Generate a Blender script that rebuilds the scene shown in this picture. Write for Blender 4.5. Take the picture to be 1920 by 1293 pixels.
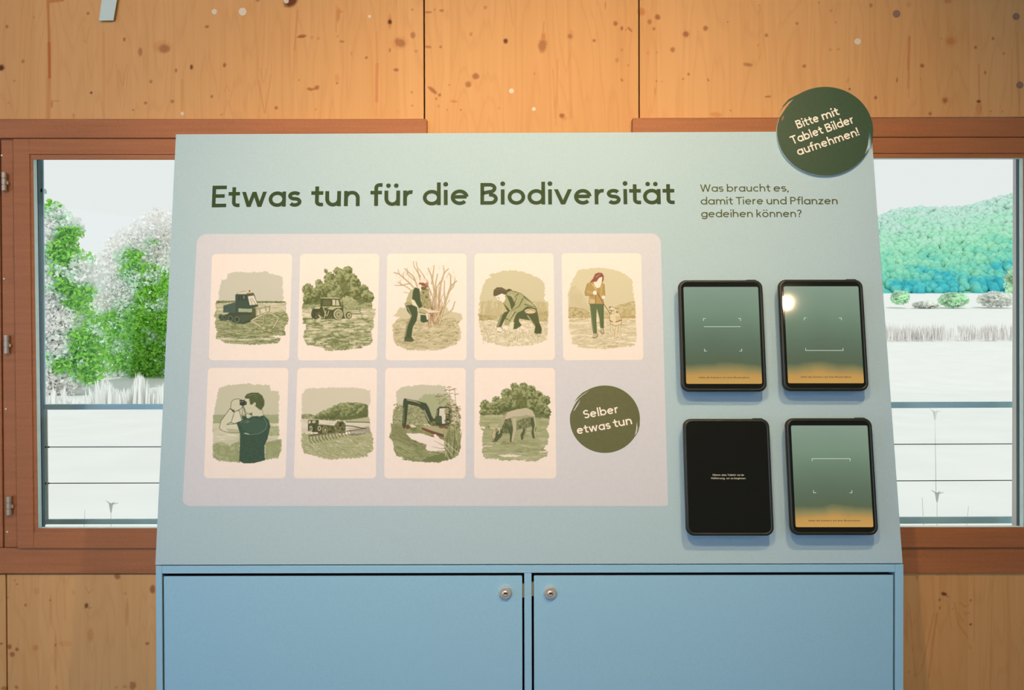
import bpy, bmesh, math, random
import numpy as np
from mathutils import Vector
from mathutils.geometry import tessellate_polygon

for o in list(bpy.data.objects): bpy.data.objects.remove(o)
SC = bpy.context.scene; COL = SC.collection

# ================================================================ camera
F = 1387.0
CAM = np.array([-0.02905, -1.57842, 1.49247]); YAW, PITCH, ROLL = -0.00217, -0.00819, -0.00269
_fw = np.array([math.sin(YAW)*math.cos(PITCH), math.cos(YAW)*math.cos(PITCH), math.sin(PITCH)])
_r0 = np.array([math.cos(YAW), -math.sin(YAW), 0.]); _u0 = np.cross(_r0, _fw)
RT = _r0*math.cos(ROLL)+_u0*math.sin(ROLL); UP = -_r0*math.sin(ROLL)+_u0*math.cos(ROLL); FW = _fw
cd = bpy.data.cameras.new('camera'); cam = bpy.data.objects.new('camera', cd); COL.objects.link(cam)
from mathutils import Matrix
cam.matrix_world = Matrix(((RT[0], UP[0], -FW[0], CAM[0]), (RT[1], UP[1], -FW[1], CAM[1]), (RT[2], UP[2], -FW[2], CAM[2]), (0, 0, 0, 1)))
cd.sensor_width = 36; cd.lens = F/1920*36; cd.clip_start = .05; cd.clip_end = 2000
SC.camera = cam

# ================================================================ sky, sun, large lights, exposure
w = bpy.data.worlds.new('World'); SC.world = w; w.use_nodes = True
w.node_tree.nodes['Background'].inputs[0].default_value = (.83, .865, .855, 1)      # even bright overcast
w.node_tree.nodes['Background'].inputs[1].default_value = 1.0
SC.view_settings.view_transform = 'Standard'; SC.view_settings.look = 'None'
SC.view_settings.exposure = 0; SC.view_settings.gamma = 1; SC.view_settings.use_curve_mapping = False
def light(name, kind, loc, target, power, color, **kw):
    d = bpy.data.lights.new(name, kind); d.energy = power; d.color = color
    for k, v in kw.items(): setattr(d, k, v)
    o = bpy.data.objects.new(name, d); COL.objects.link(o); o.location = loc
    o.rotation_euler = (Vector(target)-Vector(loc)).to_track_quat('-Z', 'Y').to_euler()
    return o
light('sun', 'SUN', (-2, -10, 7.5), (0, 0, 0), 2.1, (1, .98, .94), angle=.02)
# cool fill areas added for daylight, before unseen rear and left wall openings
light('rear_daylight_fill', 'AREA', (-1.2, -5.9, 1.7), (-.3, 0, 1.2), 82, (.35, .57, 1.0), shape='RECTANGLE', size=3.6, size_y=1.7)
light('left_daylight_fill', 'AREA', (-3.9, -2.6, 1.7), (0, 0, 1.1), 30, (.44, .60, 1.0), shape='RECTANGLE', size=2.6, size_y=1.6)

# ================================================================ helpers
def px_ray(x, y): return FW+RT*(x-960)/F-UP*(y-646.5)/F
class Plane:                                                # a flat frame: origin, two axes, outward normal
    def __init__(s, O, u, v): s.O = np.array(O, float); s.u = np.array(u, float); s.v = np.array(v, float); s.n = np.cross(s.u, s.v)
    def px(s, x, y, h=0.):                                  # pixel of the photograph -> plane coordinates at height h
        d = px_ray(x, y); O = s.O+s.n*h; t = ((O-CAM)@s.n)/(d@s.n); P = CAM+d*t-O
        return (P@s.u, P@s.v)
    def w(s, a, b, h=0.): return tuple(s.O+s.u*a+s.v*b+s.n*h)
TILT = math.atan2(.12729, .95675)
SL = Plane((0, 0, 1.01), (1, 0, 0), (0, math.sin(TILT), math.cos(TILT)))          # sloped board
FR = Plane((0, 0, 0), (1, 0, 0), (0, 0, 1))                                        # cabinet front
WY = .45
WA = Plane((0, WY, 0), (1, 0, 0), (0, 0, 1))                                       # inner face of the wooden wall
def wall_at(y): return Plane((0, y, 0), (1, 0, 0), (0, 0, 1))

def build(name, V, Fc, mat, parent=None, origin=None, smooth=False, label=None, cat=None, group=None, kind=None, mats=None, mi=None):
    if origin is None: origin = tuple(parent.matrix_world_loc) if False else (PW[parent.name] if parent else (0, 0, 0))
    V = np.array(V, float)-np.array(origin)
    me = bpy.data.meshes.new(name); me.from_pydata(V.tolist(), [], Fc); me.validate(); me.update()
    for m in (mats or [mat]): me.materials.append(m)
    if mi is not None: me.polygons.foreach_set('material_index', mi)
    if smooth: me.polygons.foreach_set('use_smooth', [True]*len(me.polygons))
    o = bpy.data.objects.new(name, me); COL.objects.link(o)
    if parent: o.parent = parent; o.location = np.array(origin)-np.array(PW[parent.name])
    else: o.location = origin
    PW[o.name] = tuple(origin)
    return tag(o, label, cat, group, kind)
PW = {}
def tag(o, label=None, cat=None, group=None, kind=None):
    for k, v in (('label', label), ('category', cat), ('group', group), ('kind', kind)):
        if v: o[k] = v
    return o
def empty(name, loc, label=None, cat=None, group=None, kind=None):
    o = bpy.data.objects.new(name, None); COL.objects.link(o); o.location = loc; o.empty_display_size = .1; PW[o.name] = tuple(loc)
    return tag(o, label, cat, group, kind)
def bev(o, wd=.0015, seg=2):
    m = o.modifiers.new('bevel', 'BEVEL'); m.width = wd; m.segments = seg; m.limit_method = 'ANGLE'; m.angle_limit = .6
    return o
def join(parts):
    V = []; Fc = []
    for v, f in parts:
        k = len(V); V += list(v); Fc += [tuple(i+k for i in q) for q in f]
    return V, Fc
def prism(pl, pts, h0, h1):                                 # closed prism over a polygon (may be concave)
    n = len(pts); A = sum(pts[i][0]*pts[(i+1) % n][1]-pts[(i+1) % n][0]*pts[i][1] for i in range(n))
    if A < 0: pts = pts[::-1]
    V = [pl.w(a, b, h1) for a, b in pts]+[pl.w(a, b, h0) for a, b in pts]
    return V, [tuple(range(n)), tuple(range(2*n-1, n-1, -1))]+[(i, n+i, n+(i+1) % n, (i+1) % n) for i in range(n)]
def box(x0, x1, y0, y1, z0, z1):
    V = [(x, y, z) for z in (z0, z1) for y in (y0, y1) for x in (x0, x1)]
    return V, [(0, 2, 3, 1), (4, 5, 7, 6), (0, 1, 5, 4), (2, 6, 7, 3), (0, 4, 6, 2), (1, 3, 7, 5)]
def quad_px(pl, q, h=0.): return [pl.px(x, y, h) for x, y in q]
def rect_px(pl, x0, y0, x1, y1, h=0.): return quad_px(pl, [(x0, y1), (x1, y1), (x1, y0), (x0, y0)], h)
def rounded(q, r, n=6):                                     # rounded corners on any convex polygon
    out = []; N = len(q)
    for i in range(N):
        p = np.array(q[i]); a = np.array(q[i-1])-p; b = np.array(q[(i+1) % N])-p
        a = a/np.linalg.norm(a); b = b/np.linalg.norm(b); ang = math.acos(np.clip(a@b, -1, 1))
        rr = r[i] if isinstance(r, (list, tuple)) else r
        d = rr/math.tan(ang/2); c = p+(a+b)/np.linalg.norm(a+b)*(rr/math.sin(ang/2))
        s = p+a*d-c; e = p+b*d-c; a0 = math.atan2(s[1], s[0]); a1 = math.atan2(e[1], e[0]); da = (a1-a0+math.pi) % (2*math.pi)-math.pi
        out += [tuple(c+rr*np.array([math.cos(a0+da*k/n), math.sin(a0+da*k/n)])) for k in range(n+1)]
    return out
def plate(pl, loops, h0, h1):                               # flat plate with holes: loops[0] outer, the rest holes
    tri = tessellate_polygon([[Vector((a, b, 0)) for a, b in L] for L in loops])
    P = [p for L in loops for p in L]; n = len(P)
    V = [pl.w(a, b, h1) for a, b in P]; Fc = []
    for t in tri:
        a, b, c = (P[i] for i in t)
        t = tuple(t) if (b[0]-a[0])*(c[1]-a[1])-(c[0]-a[0])*(b[1]-a[1]) > 0 else tuple(t)[::-1]
        Fc.append(t)
    k = len(Fc)
    if h0 is not None:
        V += [pl.w(a, b, h0) for a, b in P]; Fc += [tuple(i+n for i in t[::-1]) for t in Fc[:k]]; s = 0
        for L in loops:
            m = len(L); Fc += [(s+i, s+(i+1) % m, n+s+(i+1) % m, n+s+i) for i in range(m)]; s += m
    return V, Fc
def cyl(c, ax, r, l, n=20, r2=None):                        # solid cylinder/cone from c along ax
    ax = np.array(ax, float); ax /= np.linalg.norm(ax); t = np.array([1, 0, 0]) if abs(ax[0]) < .9 else np.array([0, 1, 0])
    u = np.cross(ax, t); u /= np.linalg.norm(u); v = np.cross(ax, u); r2 = r if r2 is None else r2; c = np.array(c, float)
    V = [tuple(c+u*r*math.cos(2*math.pi*i/n)+v*r*math.sin(2*math.pi*i/n)) for i in range(n)]
    V += [tuple(c+ax*l+u*r2*math.cos(2*math.pi*i/n)+v*r2*math.sin(2*math.pi*i/n)) for i in range(n)]
    return V, [tuple(range(n))[::-1], tuple(range(n, 2*n))]+[(i, (i+1) % n, n+(i+1) % n, n+i) for i in range(n)]
def lathe(c, ax, prof, n=28):                               # profile [(radius, height)...] turned about ax
    ax = np.array(ax, float); ax /= np.linalg.norm(ax); t = np.array([1, 0, 0]) if abs(ax[0]) < .9 else np.array([0, 1, 0])
    u = np.cross(ax, t); u /= np.linalg.norm(u); v = np.cross(ax, u); c = np.array(c, float); V = []; Fc = []
    for r, h in prof: V += [tuple(c+ax*h+r*(u*math.cos(2*math.pi*i/n)+v*math.sin(2*math.pi*i/n))) for i in range(n)]
    for k in range(len(prof)-1): Fc += [(k*n+i, k*n+(i+1) % n, (k+1)*n+(i+1) % n, (k+1)*n+i) for i in range(n)]
    Fc += [tuple(range(n))[::-1], tuple(range((len(prof)-1)*n, len(prof)*n))]
    return V, Fc

# ================================================================ materials
def lin(c): return tuple(((v/255)/12.92 if v/255 <= .04045 else ((v/255+.055)/1.055)**2.4) for v in c)
def mat(name, col, rough=.6, metal=0., spec=.5, bump=0., bscale=400., var=0., vscale=8., emit=None, coat=0., trans=None):
    m = bpy.data.materials.new(name); m.use_nodes = True; nt = m.node_tree; b = nt.nodes['Principled BSDF']
    b.inputs['Base Color'].default_value = (*col, 1); b.inputs['Roughness'].default_value = rough; b.inputs['Metallic'].default_value = metal
    b.inputs['Specular IOR Level'].default_value = spec; b.inputs['Coat Weight'].default_value = coat; b.inputs['Coat Roughness'].default_value = .05
    tc = nt.nodes.new('ShaderNodeTexCoord')
    if var:
        n = nt.nodes.new('ShaderNodeTexNoise'); n.inputs['Scale'].default_value = vscale; n.inputs['Detail'].default_value = 4; nt.links.new(tc.outputs['Object'], n.inputs['Vector'])
        r = nt.nodes.new('ShaderNodeMapRange'); r.inputs['From Min'].default_value = .3; r.inputs['From Max'].default_value = .7; r.inputs['To Min'].default_value = 1-var; r.inputs['To Max'].default_value = 1+var; nt.links.new(n.outputs[0], r.inputs[0])
        mx = nt.nodes.new('ShaderNodeMix'); mx.data_type = 'RGBA'; mx.blend_type = 'MULTIPLY'; mx.inputs[0].default_value = 1; mx.inputs[6].default_value = (*col, 1); nt.links.new(r.outputs[0], mx.inputs[7]); nt.links.new(mx.outputs[2], b.inputs['Base Color'])
    if bump:
        n = nt.nodes.new('ShaderNodeTexNoise'); n.inputs['Scale'].default_value = bscale; n.inputs['Detail'].default_value = 3; nt.links.new(tc.outputs['Object'], n.inputs['Vector'])
        bp = nt.nodes.new('ShaderNodeBump'); bp.inputs['Strength'].default_value = bump; bp.inputs['Distance'].default_value = .001; nt.links.new(n.outputs[0], bp.inputs['Height']); nt.links.new(bp.outputs[0], b.inputs['Normal'])
    if emit: b.inputs['Emission Color'].default_value = (*emit[0], 1); b.inputs['Emission Strength'].default_value = emit[1]
    return m
def leafy(m, base):                                         # thin leaves let light through
    g = m.node_tree; b = g.nodes['Principled BSDF']; t = g.nodes.new('ShaderNodeBsdfTranslucent'); x = g.nodes.new('ShaderNodeMixShader'); x.inputs[0].default_value = .5
    o = g.nodes['Material Output']
    if b.inputs['Base Color'].links: g.links.new(b.inputs['Base Color'].links[0].from_socket, t.inputs[0])
    else: t.inputs[0].default_value = b.inputs['Base Color'].default_value
    g.links.new(b.outputs[0], x.inputs[1]); g.links.new(t.outputs[0], x.inputs[2]); g.links.new(x.outputs[0], o.inputs[0])
    return m
def attr_mat(name, attr='print', rough=.6, spec=.3, two=False):
    m = bpy.data.materials.new(name); m.use_nodes = True; nt = m.node_tree; b = nt.nodes['Principled BSDF']
    a = nt.nodes.new('ShaderNodeAttribute'); a.attribute_name = attr; nt.links.new(a.outputs['Color'], b.inputs['Base Color'])
    b.inputs['Roughness'].default_value = rough; b.inputs['Specular IOR Level'].default_value = spec
    return m
class NG:                                                   # tiny node-graph helper
    def __init__(s, m): s.nt = m.node_tree; s.b = s.nt.nodes['Principled BSDF']
    def n(s, t, ins=None, **kw):
        x = s.nt.nodes.new(t)
        for k, v in kw.items(): setattr(x, k, v)
        for k, v in (ins or {}).items():
            if isinstance(v, bpy.types.NodeSocket): s.nt.links.new(v, x.inputs[k])
            else: x.inputs[k].default_value = v
        return x
    def math(s, op, a, b=0.): return s.n('ShaderNodeMath', {0: a, 1: b}, operation=op).outputs[0]
    def mix(s, f, a, b, mode='MIX'): return s.n('ShaderNodeMix', {0: f, 6: a, 7: b}, data_type='RGBA', blend_type=mode).outputs[2]
def wood(name, c1, c2, c3, knots=True, scale=1.):
    """Vertical spruce lamellas: tone per lamella, streaky grain, flame figure, painted-in knots (vertex attribute)."""
    m = bpy.data.materials.new(name); m.use_nodes = True; g = NG(m)
    pos = g.n('ShaderNodeNewGeometry').outputs['Position']; sep = g.n('ShaderNodeSeparateXYZ', {0: pos}); x, z = sep.outputs[0], sep.outputs[2]
    lam = g.math('FLOOR', g.math('DIVIDE', g.math('ADD', x, 5.03), .142))
    wn = g.n('ShaderNodeTexWhiteNoise', {'W': lam}, noise_dimensions='1D')
    v1 = g.n('ShaderNodeCombineXYZ', {0: g.math('MULTIPLY', x, 60.), 1: g.math('MULTIPLY', wn.outputs[0], 9.), 2: g.math('MULTIPLY', z, 1.6)}).outputs[0]
    n1 = g.n('ShaderNodeTexNoise', {'Vector': v1, 'Scale': 1., 'Detail': 5., 'Roughness': .6}).outputs[0]
    v2 = g.n('ShaderNodeCombineXYZ', {0: g.math('MULTIPLY', x, 7.), 1: g.math('MULTIPLY', wn.outputs[0], 20.), 2: g.math('MULTIPLY', z, 1.1)}).outputs[0]
    n2 = g.n('ShaderNodeTexNoise', {'Vector': v2, 'Scale': 1., 'Detail': 2., 'Roughness': .5}).outputs[0]
    fl = g.math('FRACT', g.math('ADD', g.math('MULTIPLY', n2, 16.), g.math('MULTIPLY', n1, 1.2)))
    ring = g.n('ShaderNodeMapRange', {0: g.math('ABSOLUTE', g.math('SUBTRACT', fl, .5)), 1: .30, 2: .5, 3: 0., 4: 1.}).outputs[0]
    f = g.n('ShaderNodeMapRange', {0: g.math('ADD', g.math('MULTIPLY', n1, .8), g.math('MULTIPLY', wn.outputs[0], .35)), 1: .28, 2: .85, 3: 0., 4: 1.}).outputs[0]
    c = g.mix(f, (*c1, 1), (*c2, 1))
    c = g.mix(g.math('MULTIPLY', ring, .22), c, (*c3, 1))
    if knots:
        a = g.n('ShaderNodeAttribute', attribute_name='knot'); c = g.mix(a.outputs['Alpha'], c, a.outputs['Color'])
    g.nt.links.new(c, g.b.inputs['Base Color']); g.b.inputs['Roughness'].default_value = .62; g.b.inputs['Specular IOR Level'].default_value = .3
    bp = g.n('ShaderNodeBump', {'Height': n1, 'Strength': .12, 'Distance': .001}); g.nt.links.new(bp.outputs[0], g.b.inputs['Normal'])
    return m
def painted_wood(name, col):
    m = bpy.data.materials.new(name); m.use_nodes = True; g = NG(m)
    pos = g.n('ShaderNodeNewGeometry').outputs['Position']
    n1 = g.n('ShaderNodeTexNoise', {'Vector': g.n('ShaderNodeMapping', {0: pos, 3: (3, 40, 60)}).outputs[0], 'Scale': 1.5, 'Detail': 4.}).outputs[0]
    n2 = g.n('ShaderNodeTexNoise', {'Vector': pos, 'Scale': 420., 'Detail': 2.}).outputs[0]
    f = g.n('ShaderNodeMapRange', {0: g.math('ADD', g.math('MULTIPLY', n1, .5), g.math('MULTIPLY', n2, .5)), 1: .35, 2: .65, 3: .86, 4: 1.14}).outputs[0]
    c = g.mix(1., (*col, 1), f, 'MULTIPLY'); g.nt.links.new(c, g.b.inputs['Base Color']); g.b.inputs['Roughness'].default_value = .55; g.b.inputs['Specular IOR Level'].default_value = .3
    return m
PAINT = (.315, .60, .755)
M_paint = mat('blue_lacquer_dim', PAINT, .42, spec=.35, bump=.12, bscale=900, var=.03, vscale=260)  # cabinet blue with the cooler, dimmer light on the doors in its colour
M_paint_lit = mat('blue_lacquer_lamplit', (.405, .585, .635), .5, spec=.12, bump=.12, bscale=900, var=.03, vscale=260)  # same lacquer, its colour warmed for the lamplight on the board
M_dark = mat('black_inside', (.008, .008, .008), .8)
M_grey = mat('light_grey_print', (.61, .66, .70), .5, spec=.12, var=.02, vscale=120)
CR = np.array([.82, .79, .725])
M_cream = mat('cream_card_print', tuple(CR), .5, spec=.12, var=.012, vscale=90)
M_olive = mat('olive_badge_print', lin((92, 98, 50)), .5, var=.06, vscale=160)
M_badge = mat('dark_green_badge_print', lin((42, 74, 50)), .45, var=.08, vscale=160)
M_acryl = mat('pale_acrylic_edge', (.50, .62, .56), .3)
M_white = mat('cream_lettering', (.86, .82, .70), .5)
M_print = attr_mat('printed_picture', 'print', .55)
M_case = mat('black_rubber_case', (.018, .022, .014), .36, spec=.5, bump=.1, bscale=700)
M_glass_blk = mat('black_display_glass', (.010, .012, .010), .045, spec=.5)
M_brown = painted_wood('brown_window_wood', (.44, .172, .064))
M_spruce = wood('spruce', (.77, .445, .172), (.69, .37, .126), (.56, .26, .08))
M_plug = mat('pale_wood_plug', (.78, .72, .52), .6, var=.06, vscale=300)
M_plugd = mat('brown_wood_plug', (.30, .18, .11), .7, var=.1, vscale=300)
M_steel = mat('blue_grey_steel', (.40, .70, .84), .5, var=.04, vscale=9)
M_alu = mat('pale_aluminium_cladding', (.62, .80, .78), .5, var=.05, vscale=40)
M_cable = mat('dark_steel_cable', (.05, .09, .11), .4, metal=.6)
M_hinge = mat('satin_hinge_steel', (.55, .48, .36), .45, metal=.4)
M_chrome = mat('lock_chrome', (.80, .74, .60), .28, metal=.75)
M_brass = mat('brass_bolt', (.50, .42, .22), .3, metal=.7)
M_tag = mat('mint_label_card', (.62, .80, .74), .5)
M_wall = mat('grey_room_plaster', (.42, .40, .36), .8)
M_ceil = mat('timber_ceiling', (.46, .36, .24), .8, var=.1, vscale=3)
M_floor = mat('dark_floor', (.20, .17, .14), .6, var=.1, vscale=3)
M_lampb = mat('lamp_housing', (.03, .03, .03), .4)
def glass_mat():
    m = bpy.data.materials.new('window_glass'); m.use_nodes = True; nt = m.node_tree
    for n in list(nt.nodes): nt.nodes.remove(n)
    o = nt.nodes.new('ShaderNodeOutputMaterial'); t = nt.nodes.new('ShaderNodeBsdfTransparent'); g = nt.nodes.new('ShaderNodeBsdfGlossy'); g.inputs['Roughness'].default_value = .02
    f = nt.nodes.new('ShaderNodeFresnel'); f.inputs[0].default_value = 1.2; x = nt.nodes.new('ShaderNodeMixShader')
    t.inputs[0].default_value = (.985, .995, .99, 1)
    nt.links.new(f.outputs[0], x.inputs[0]); nt.links.new(t.outputs[0], x.inputs[1]); nt.links.new(g.outputs[0], x.inputs[2]); nt.links.new(x.outputs[0], o.inputs[0])
    return m
M_glass = glass_mat()

# ---------------------------------------------------------------- stroke lettering (round geometric sans)
def arc(cx, cy, rx, ry, a0, a1):
    n = max(3, int(abs(a1-a0)/12)); return [(cx+rx*math.cos(math.radians(a0+(a1-a0)*i/n)), cy+ry*math.sin(math.radians(a0+(a1-a0)*i/n))) for i in range(n+1)]
def glyph(c, w):
    h = w/2; X = .70; rx, ry = .39-h, .36-h
    um = {'ä': 'a', 'ö': 'o', 'ü': 'u'}
    if c in um:
        W, S = glyph(um[c], w); return W, S+[('dot', W*.5-.17, .93, w*.62), ('dot', W*.5+.17, .93, w*.62)]
    bowl = arc(.39, .35, rx, ry, 0, 360)
    def s_(W, H):
        t, b = H+.01-h, -.01+h; m = H*.5+.01; e = W/2
        return [arc(e, (t+m)/2, e-h, (t-m)/2, 28, 270)[:-1]+arc(e+.01, (m+b)/2, e-h, (m-b)/2, 90, -150)]
    G = {
     'o': (.78, [bowl]), 'a': (.78, [bowl, [(.78-h, 0), (.78-h, X)]]), 'd': (.78, [bowl, [(.78-h, 0), (.78-h, 1.05)]]), 'b': (.78, [bowl, [(h, 0), (h, 1.05)]]),
     'g': (.78, [bowl, [(.78-h, X), (.78-h, .02)]+arc(.39, .03, rx, .30-h, 0, -155)]),
     'e': (.775, [arc(.39, .35, rx, ry, 4, 318), [(h, .37), (.775-h, .37)]]), 'c': (.66, [arc(.39, .35, rx, ry, 48, 312)]),
     's': (.60, s_(.60, X)), 'S': (.70, s_(.70, 1.)),
     't': (.52, [[(.25, .92), (.25, .22)]+arc(.25+.16, .22, .16, .22-h, 180, 270)+[(.52, h)], [(0, X-h), (.52, X-h)]]),
     'f': (.52, [[(.25, 0), (.25, .84)]+arc(.25+.15, .84, .15, .21-h, 180, 90)+[(.52, 1.05-h)], [(0, X-h), (.50, X-h)]]),
     'u': (.68, [[(h, X), (h, .34)]+arc(.34, .34, .34-h, .35-h, 180, 360)+[(.68-h, X)], [(.68-h, 0), (.68-h, .4)]]),
     'n': (.68, [[(h, 0), (h, X)], [(h, .36)]+arc(.34, .36, .34-h, .35-h, 180, 0)+[(.68-h, 0)]]),
     'h': (.68, [[(h, 0), (h, 1.05)], [(h, .36)]+arc(.34, .36, .34-h, .35-h, 180, 0)+[(.68-h, 0)]]),
     'm': (1.10, [[(h, 0), (h, X)], [(h, .40)]+arc(.31, .40, .31-h, .31-h, 180, 0)+[(.62-h, 0)], [(.62-h, .40)]+arc(.79, .40, .31-h, .31-h, 180, 0)+[(1.10-h, 0)]]),
     'r': (.45, [[(h, 0), (h, X)], [(h, .34)]+arc(.34, .34, .34-h, .37-h, 180, 75)]),
     'i': (w, [[(h, 0), (h, X)], ('dot', h, .96, w*.66)]), 'l': (w, [[(h, 0), (h, 1.05)]]),
     'k': (.62, [[(h, 0), (h, 1.05)], ('diag', .50, X, h, .26), ('diag', .53, 0, .26, .44)]),
     'v': (.80, [('diag', .09, X, .40, 0), ('diag', .71, X, .40, 0)]), 'w': (1.13, [('diag', .09, X, .32, 0), ('diag', .565, X, .32, 0), ('diag', .565, X, .81, 0), ('diag', 1.04, X, .81, 0)]),
     'z': (.58, [[(.02, X-h), (.52, X-h), (.07, h), (.57, h)]]),
     'E': (.65, [[(.65, 1-h), (h, 1-h), (h, h), (.65, h)], [(h, .52), (.57, .52)]]),
     'B': (.77, [[(.42, h), (h, h), (h, 1-h), (.42, 1-h)]+arc(.42, .755, .27-h+.02, .245-h, 90, -90)+[(h, .53)], [(.40, .53), (.45, .53)]+arc(.45, .27, .32-h, .27-h+.0, 88, -90)+[(.42, h)]]),
     'W': (1.34, [('diag', .08, 1, .37, 0), ('diag', .67, 1, .37, 0), ('diag', .67, 1, .97, 0), ('diag', 1.26, 1, .97, 0)]), 'T': (.78, [[(0, 1-h), (.78, 1-h)], [(.39, 0), (.39, 1)]]),
     'P': (.66, [[(h, 0), (h, 1-h), (.36, 1-h)]+arc(.36, .70, .30-h, .30-h, 90, -90)+[(h, .40+h)]]),
     'H': (.74, [[(h, 0), (h, 1)], [(.74-h, 0), (.74-h, 1)], [(h, .52), (.74-h, .52)]]), 'K': (.72, [[(h, 0), (h, 1)], [(h, .36), (.62, 1)], [(.28, .56), (.66, 0)]]),
     'I': (w, [[(h, 0), (h, 1)]]), 'N': (.80, [[(h, 0), (h, 1-.02), (.80-h, .02), (.80-h, 1)]]),
     ',': (.16, [[(.11, .12), (.04, -.14)]]), '!': (w, [[(h, .30), (h, 1)], ('dot', h, w*.62, w*.62)]),
     '?': (.56, [arc(.28, .74, .28-h, .27-h, 165, -50)+[(.28, .42), (.28, .28)], ('dot', .28, w*.62, w*.62)]),
    }
    return G[c]
ROUND = set('oadbgecsSäö')
def text_geo(s, w):
    x = 0; out = []; prev = None
    for ch in s:
        if ch == ' ': x += .36; prev = None; continue
        if prev is not None: x += .09 if (prev in 'tfrTvwWPk,' or ch in 'tfTvwW,') else (.10 if (prev in ROUND and ch in ROUND) else .135)
        W, S = glyph(ch, w)
        for q in S:
            out.append(('dot', q[1]+x, q[2], q[3]) if q[0] == 'dot' else ('diag', q[1]+x, q[2], q[3]+x, q[4]) if q[0] == 'diag' else [(a+x, b) for a, b in q])
        x += W; prev = ch
    return x, out
def lettering(name, pl, lines, mat, h, weight, parent, tz=.00012):
    """lines: (string, start px, end px, cap height px). Flat lettering on plane pl at height h."""
    V = []; Fc = []
    for s, p0, p1, cap in lines:
        W, S = text_geo(s, weight); A = np.array(pl.px(*p0, h)); B = np.array(pl.px(*p1, h)); sc = np.linalg.norm(B-A)/W; e = (B-A)/np.linalg.norm(B-A)
        mid = ((p0[0]+p1[0])/2, (p0[1]+p1[1])/2); hh = np.linalg.norm(np.array(pl.px(*mid, h))-np.array(pl.px(mid[0], mid[1]-cap, h)))
        f = np.array([-e[1], e[0]])
        lay = [0]
        def P(a, b): q = A+e*a*sc+f*b*hh; return pl.w(q[0], q[1], h+tz+lay[0]*1.6e-5)
        for q in S:
            lay[0] = (lay[0]+1) % 7
            k = len(V)
            if q[0] == 'dot':
                _, cx, cy, r = q; V += [P(cx+r*math.cos(i*math.pi/8), cy+r*math.sin(i*math.pi/8)) for i in range(16)]; Fc.append(tuple(range(k, k+16))); continue
            if q[0] == 'diag':
                _, a0, b0, a1, b1 = q; e2 = weight/2*math.hypot(a1-a0, b1-b0)/abs(b1-b0)
                if b0 < b1: a0, b0, a1, b1 = a1, b1, a0, b0
                V += [P(a0-e2, b0), P(a1-e2, b1), P(a1+e2, b1), P(a0+e2, b0)]; Fc.append((k, k+1, k+2, k+3)); continue
            q = [p for i, p in enumerate(q) if i == 0 or math.hypot(p[0]-q[i-1][0], p[1]-q[i-1][1]) > 1e-5]
            n = len(q); hw = weight/2
            for i in range(n):
                p = np.array(q[i]); d0 = np.array(q[i])-np.array(q[i-1]) if i else None; d1 = np.array(q[i+1])-np.array(q[i]) if i < n-1 else None
                if d0 is not None and np.linalg.norm(d0) < 1e-6: d0 = None
                if d1 is not None and np.linalg.norm(d1) < 1e-6: d1 = None
                closed = np.allclose(q[0], q[-1], atol=1e-4)
                if d0 is None and closed: d0 = np.array(q[-1])-np.array(q[-2])
                if d1 is None and closed: d1 = np.array(q[1])-np.array(q[0])
                if d0 is None: d0 = d1
                if d1 is None: d1 = d0
                d0 = d0/np.linalg.norm(d0); d1 = d1/np.linalg.norm(d1); nn = np.array([-d0[1]-d1[1], d0[0]+d1[0]]); L = np.linalg.norm(nn)
                nn = nn/L if L > 1e-3 else np.array([-d0[1], d0[0]]); m = hw/max(.38, nn@np.array([-d0[1], d0[0]]))
                V += [P(*(p+nn*m)), P(*(p-nn*m))]
            Fc += [(k+2*i+1, k+2*i+3, k+2*i+2, k+2*i) for i in range(n-1)]
    return build(name, V, Fc, mat, parent)
# ---------------------------------------------------------------- illustration painter
# The nine printed pictures are flat print: each is painted from shapes onto a fine mesh lattice
# (one colour per vertex).
class Noise:
    def __init__(s, seed): s.g = np.random.RandomState(seed).rand(128, 128)
    def __call__(s, x, y):
        x0 = np.floor(x).astype(int); y0 = np.floor(y).astype(int)
        fx = x-x0; fy = y-y0
        fx = fx*fx*(3-2*fx); fy = fy*fy*(3-2*fy)
        g = s.g; a = x0 % 128; b = y0 % 128; a1 = (a+1) % 128; b1 = (b+1) % 128
        return (g[a, b]*(1-fx)+g[a1, b]*fx)*(1-fy)+(g[a, b1]*(1-fx)+g[a1, b1]*fx)*fy
N1, N2, N3 = Noise(1), Noise(2), Noise(3)
CREAM = (243, 230, 212)

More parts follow.
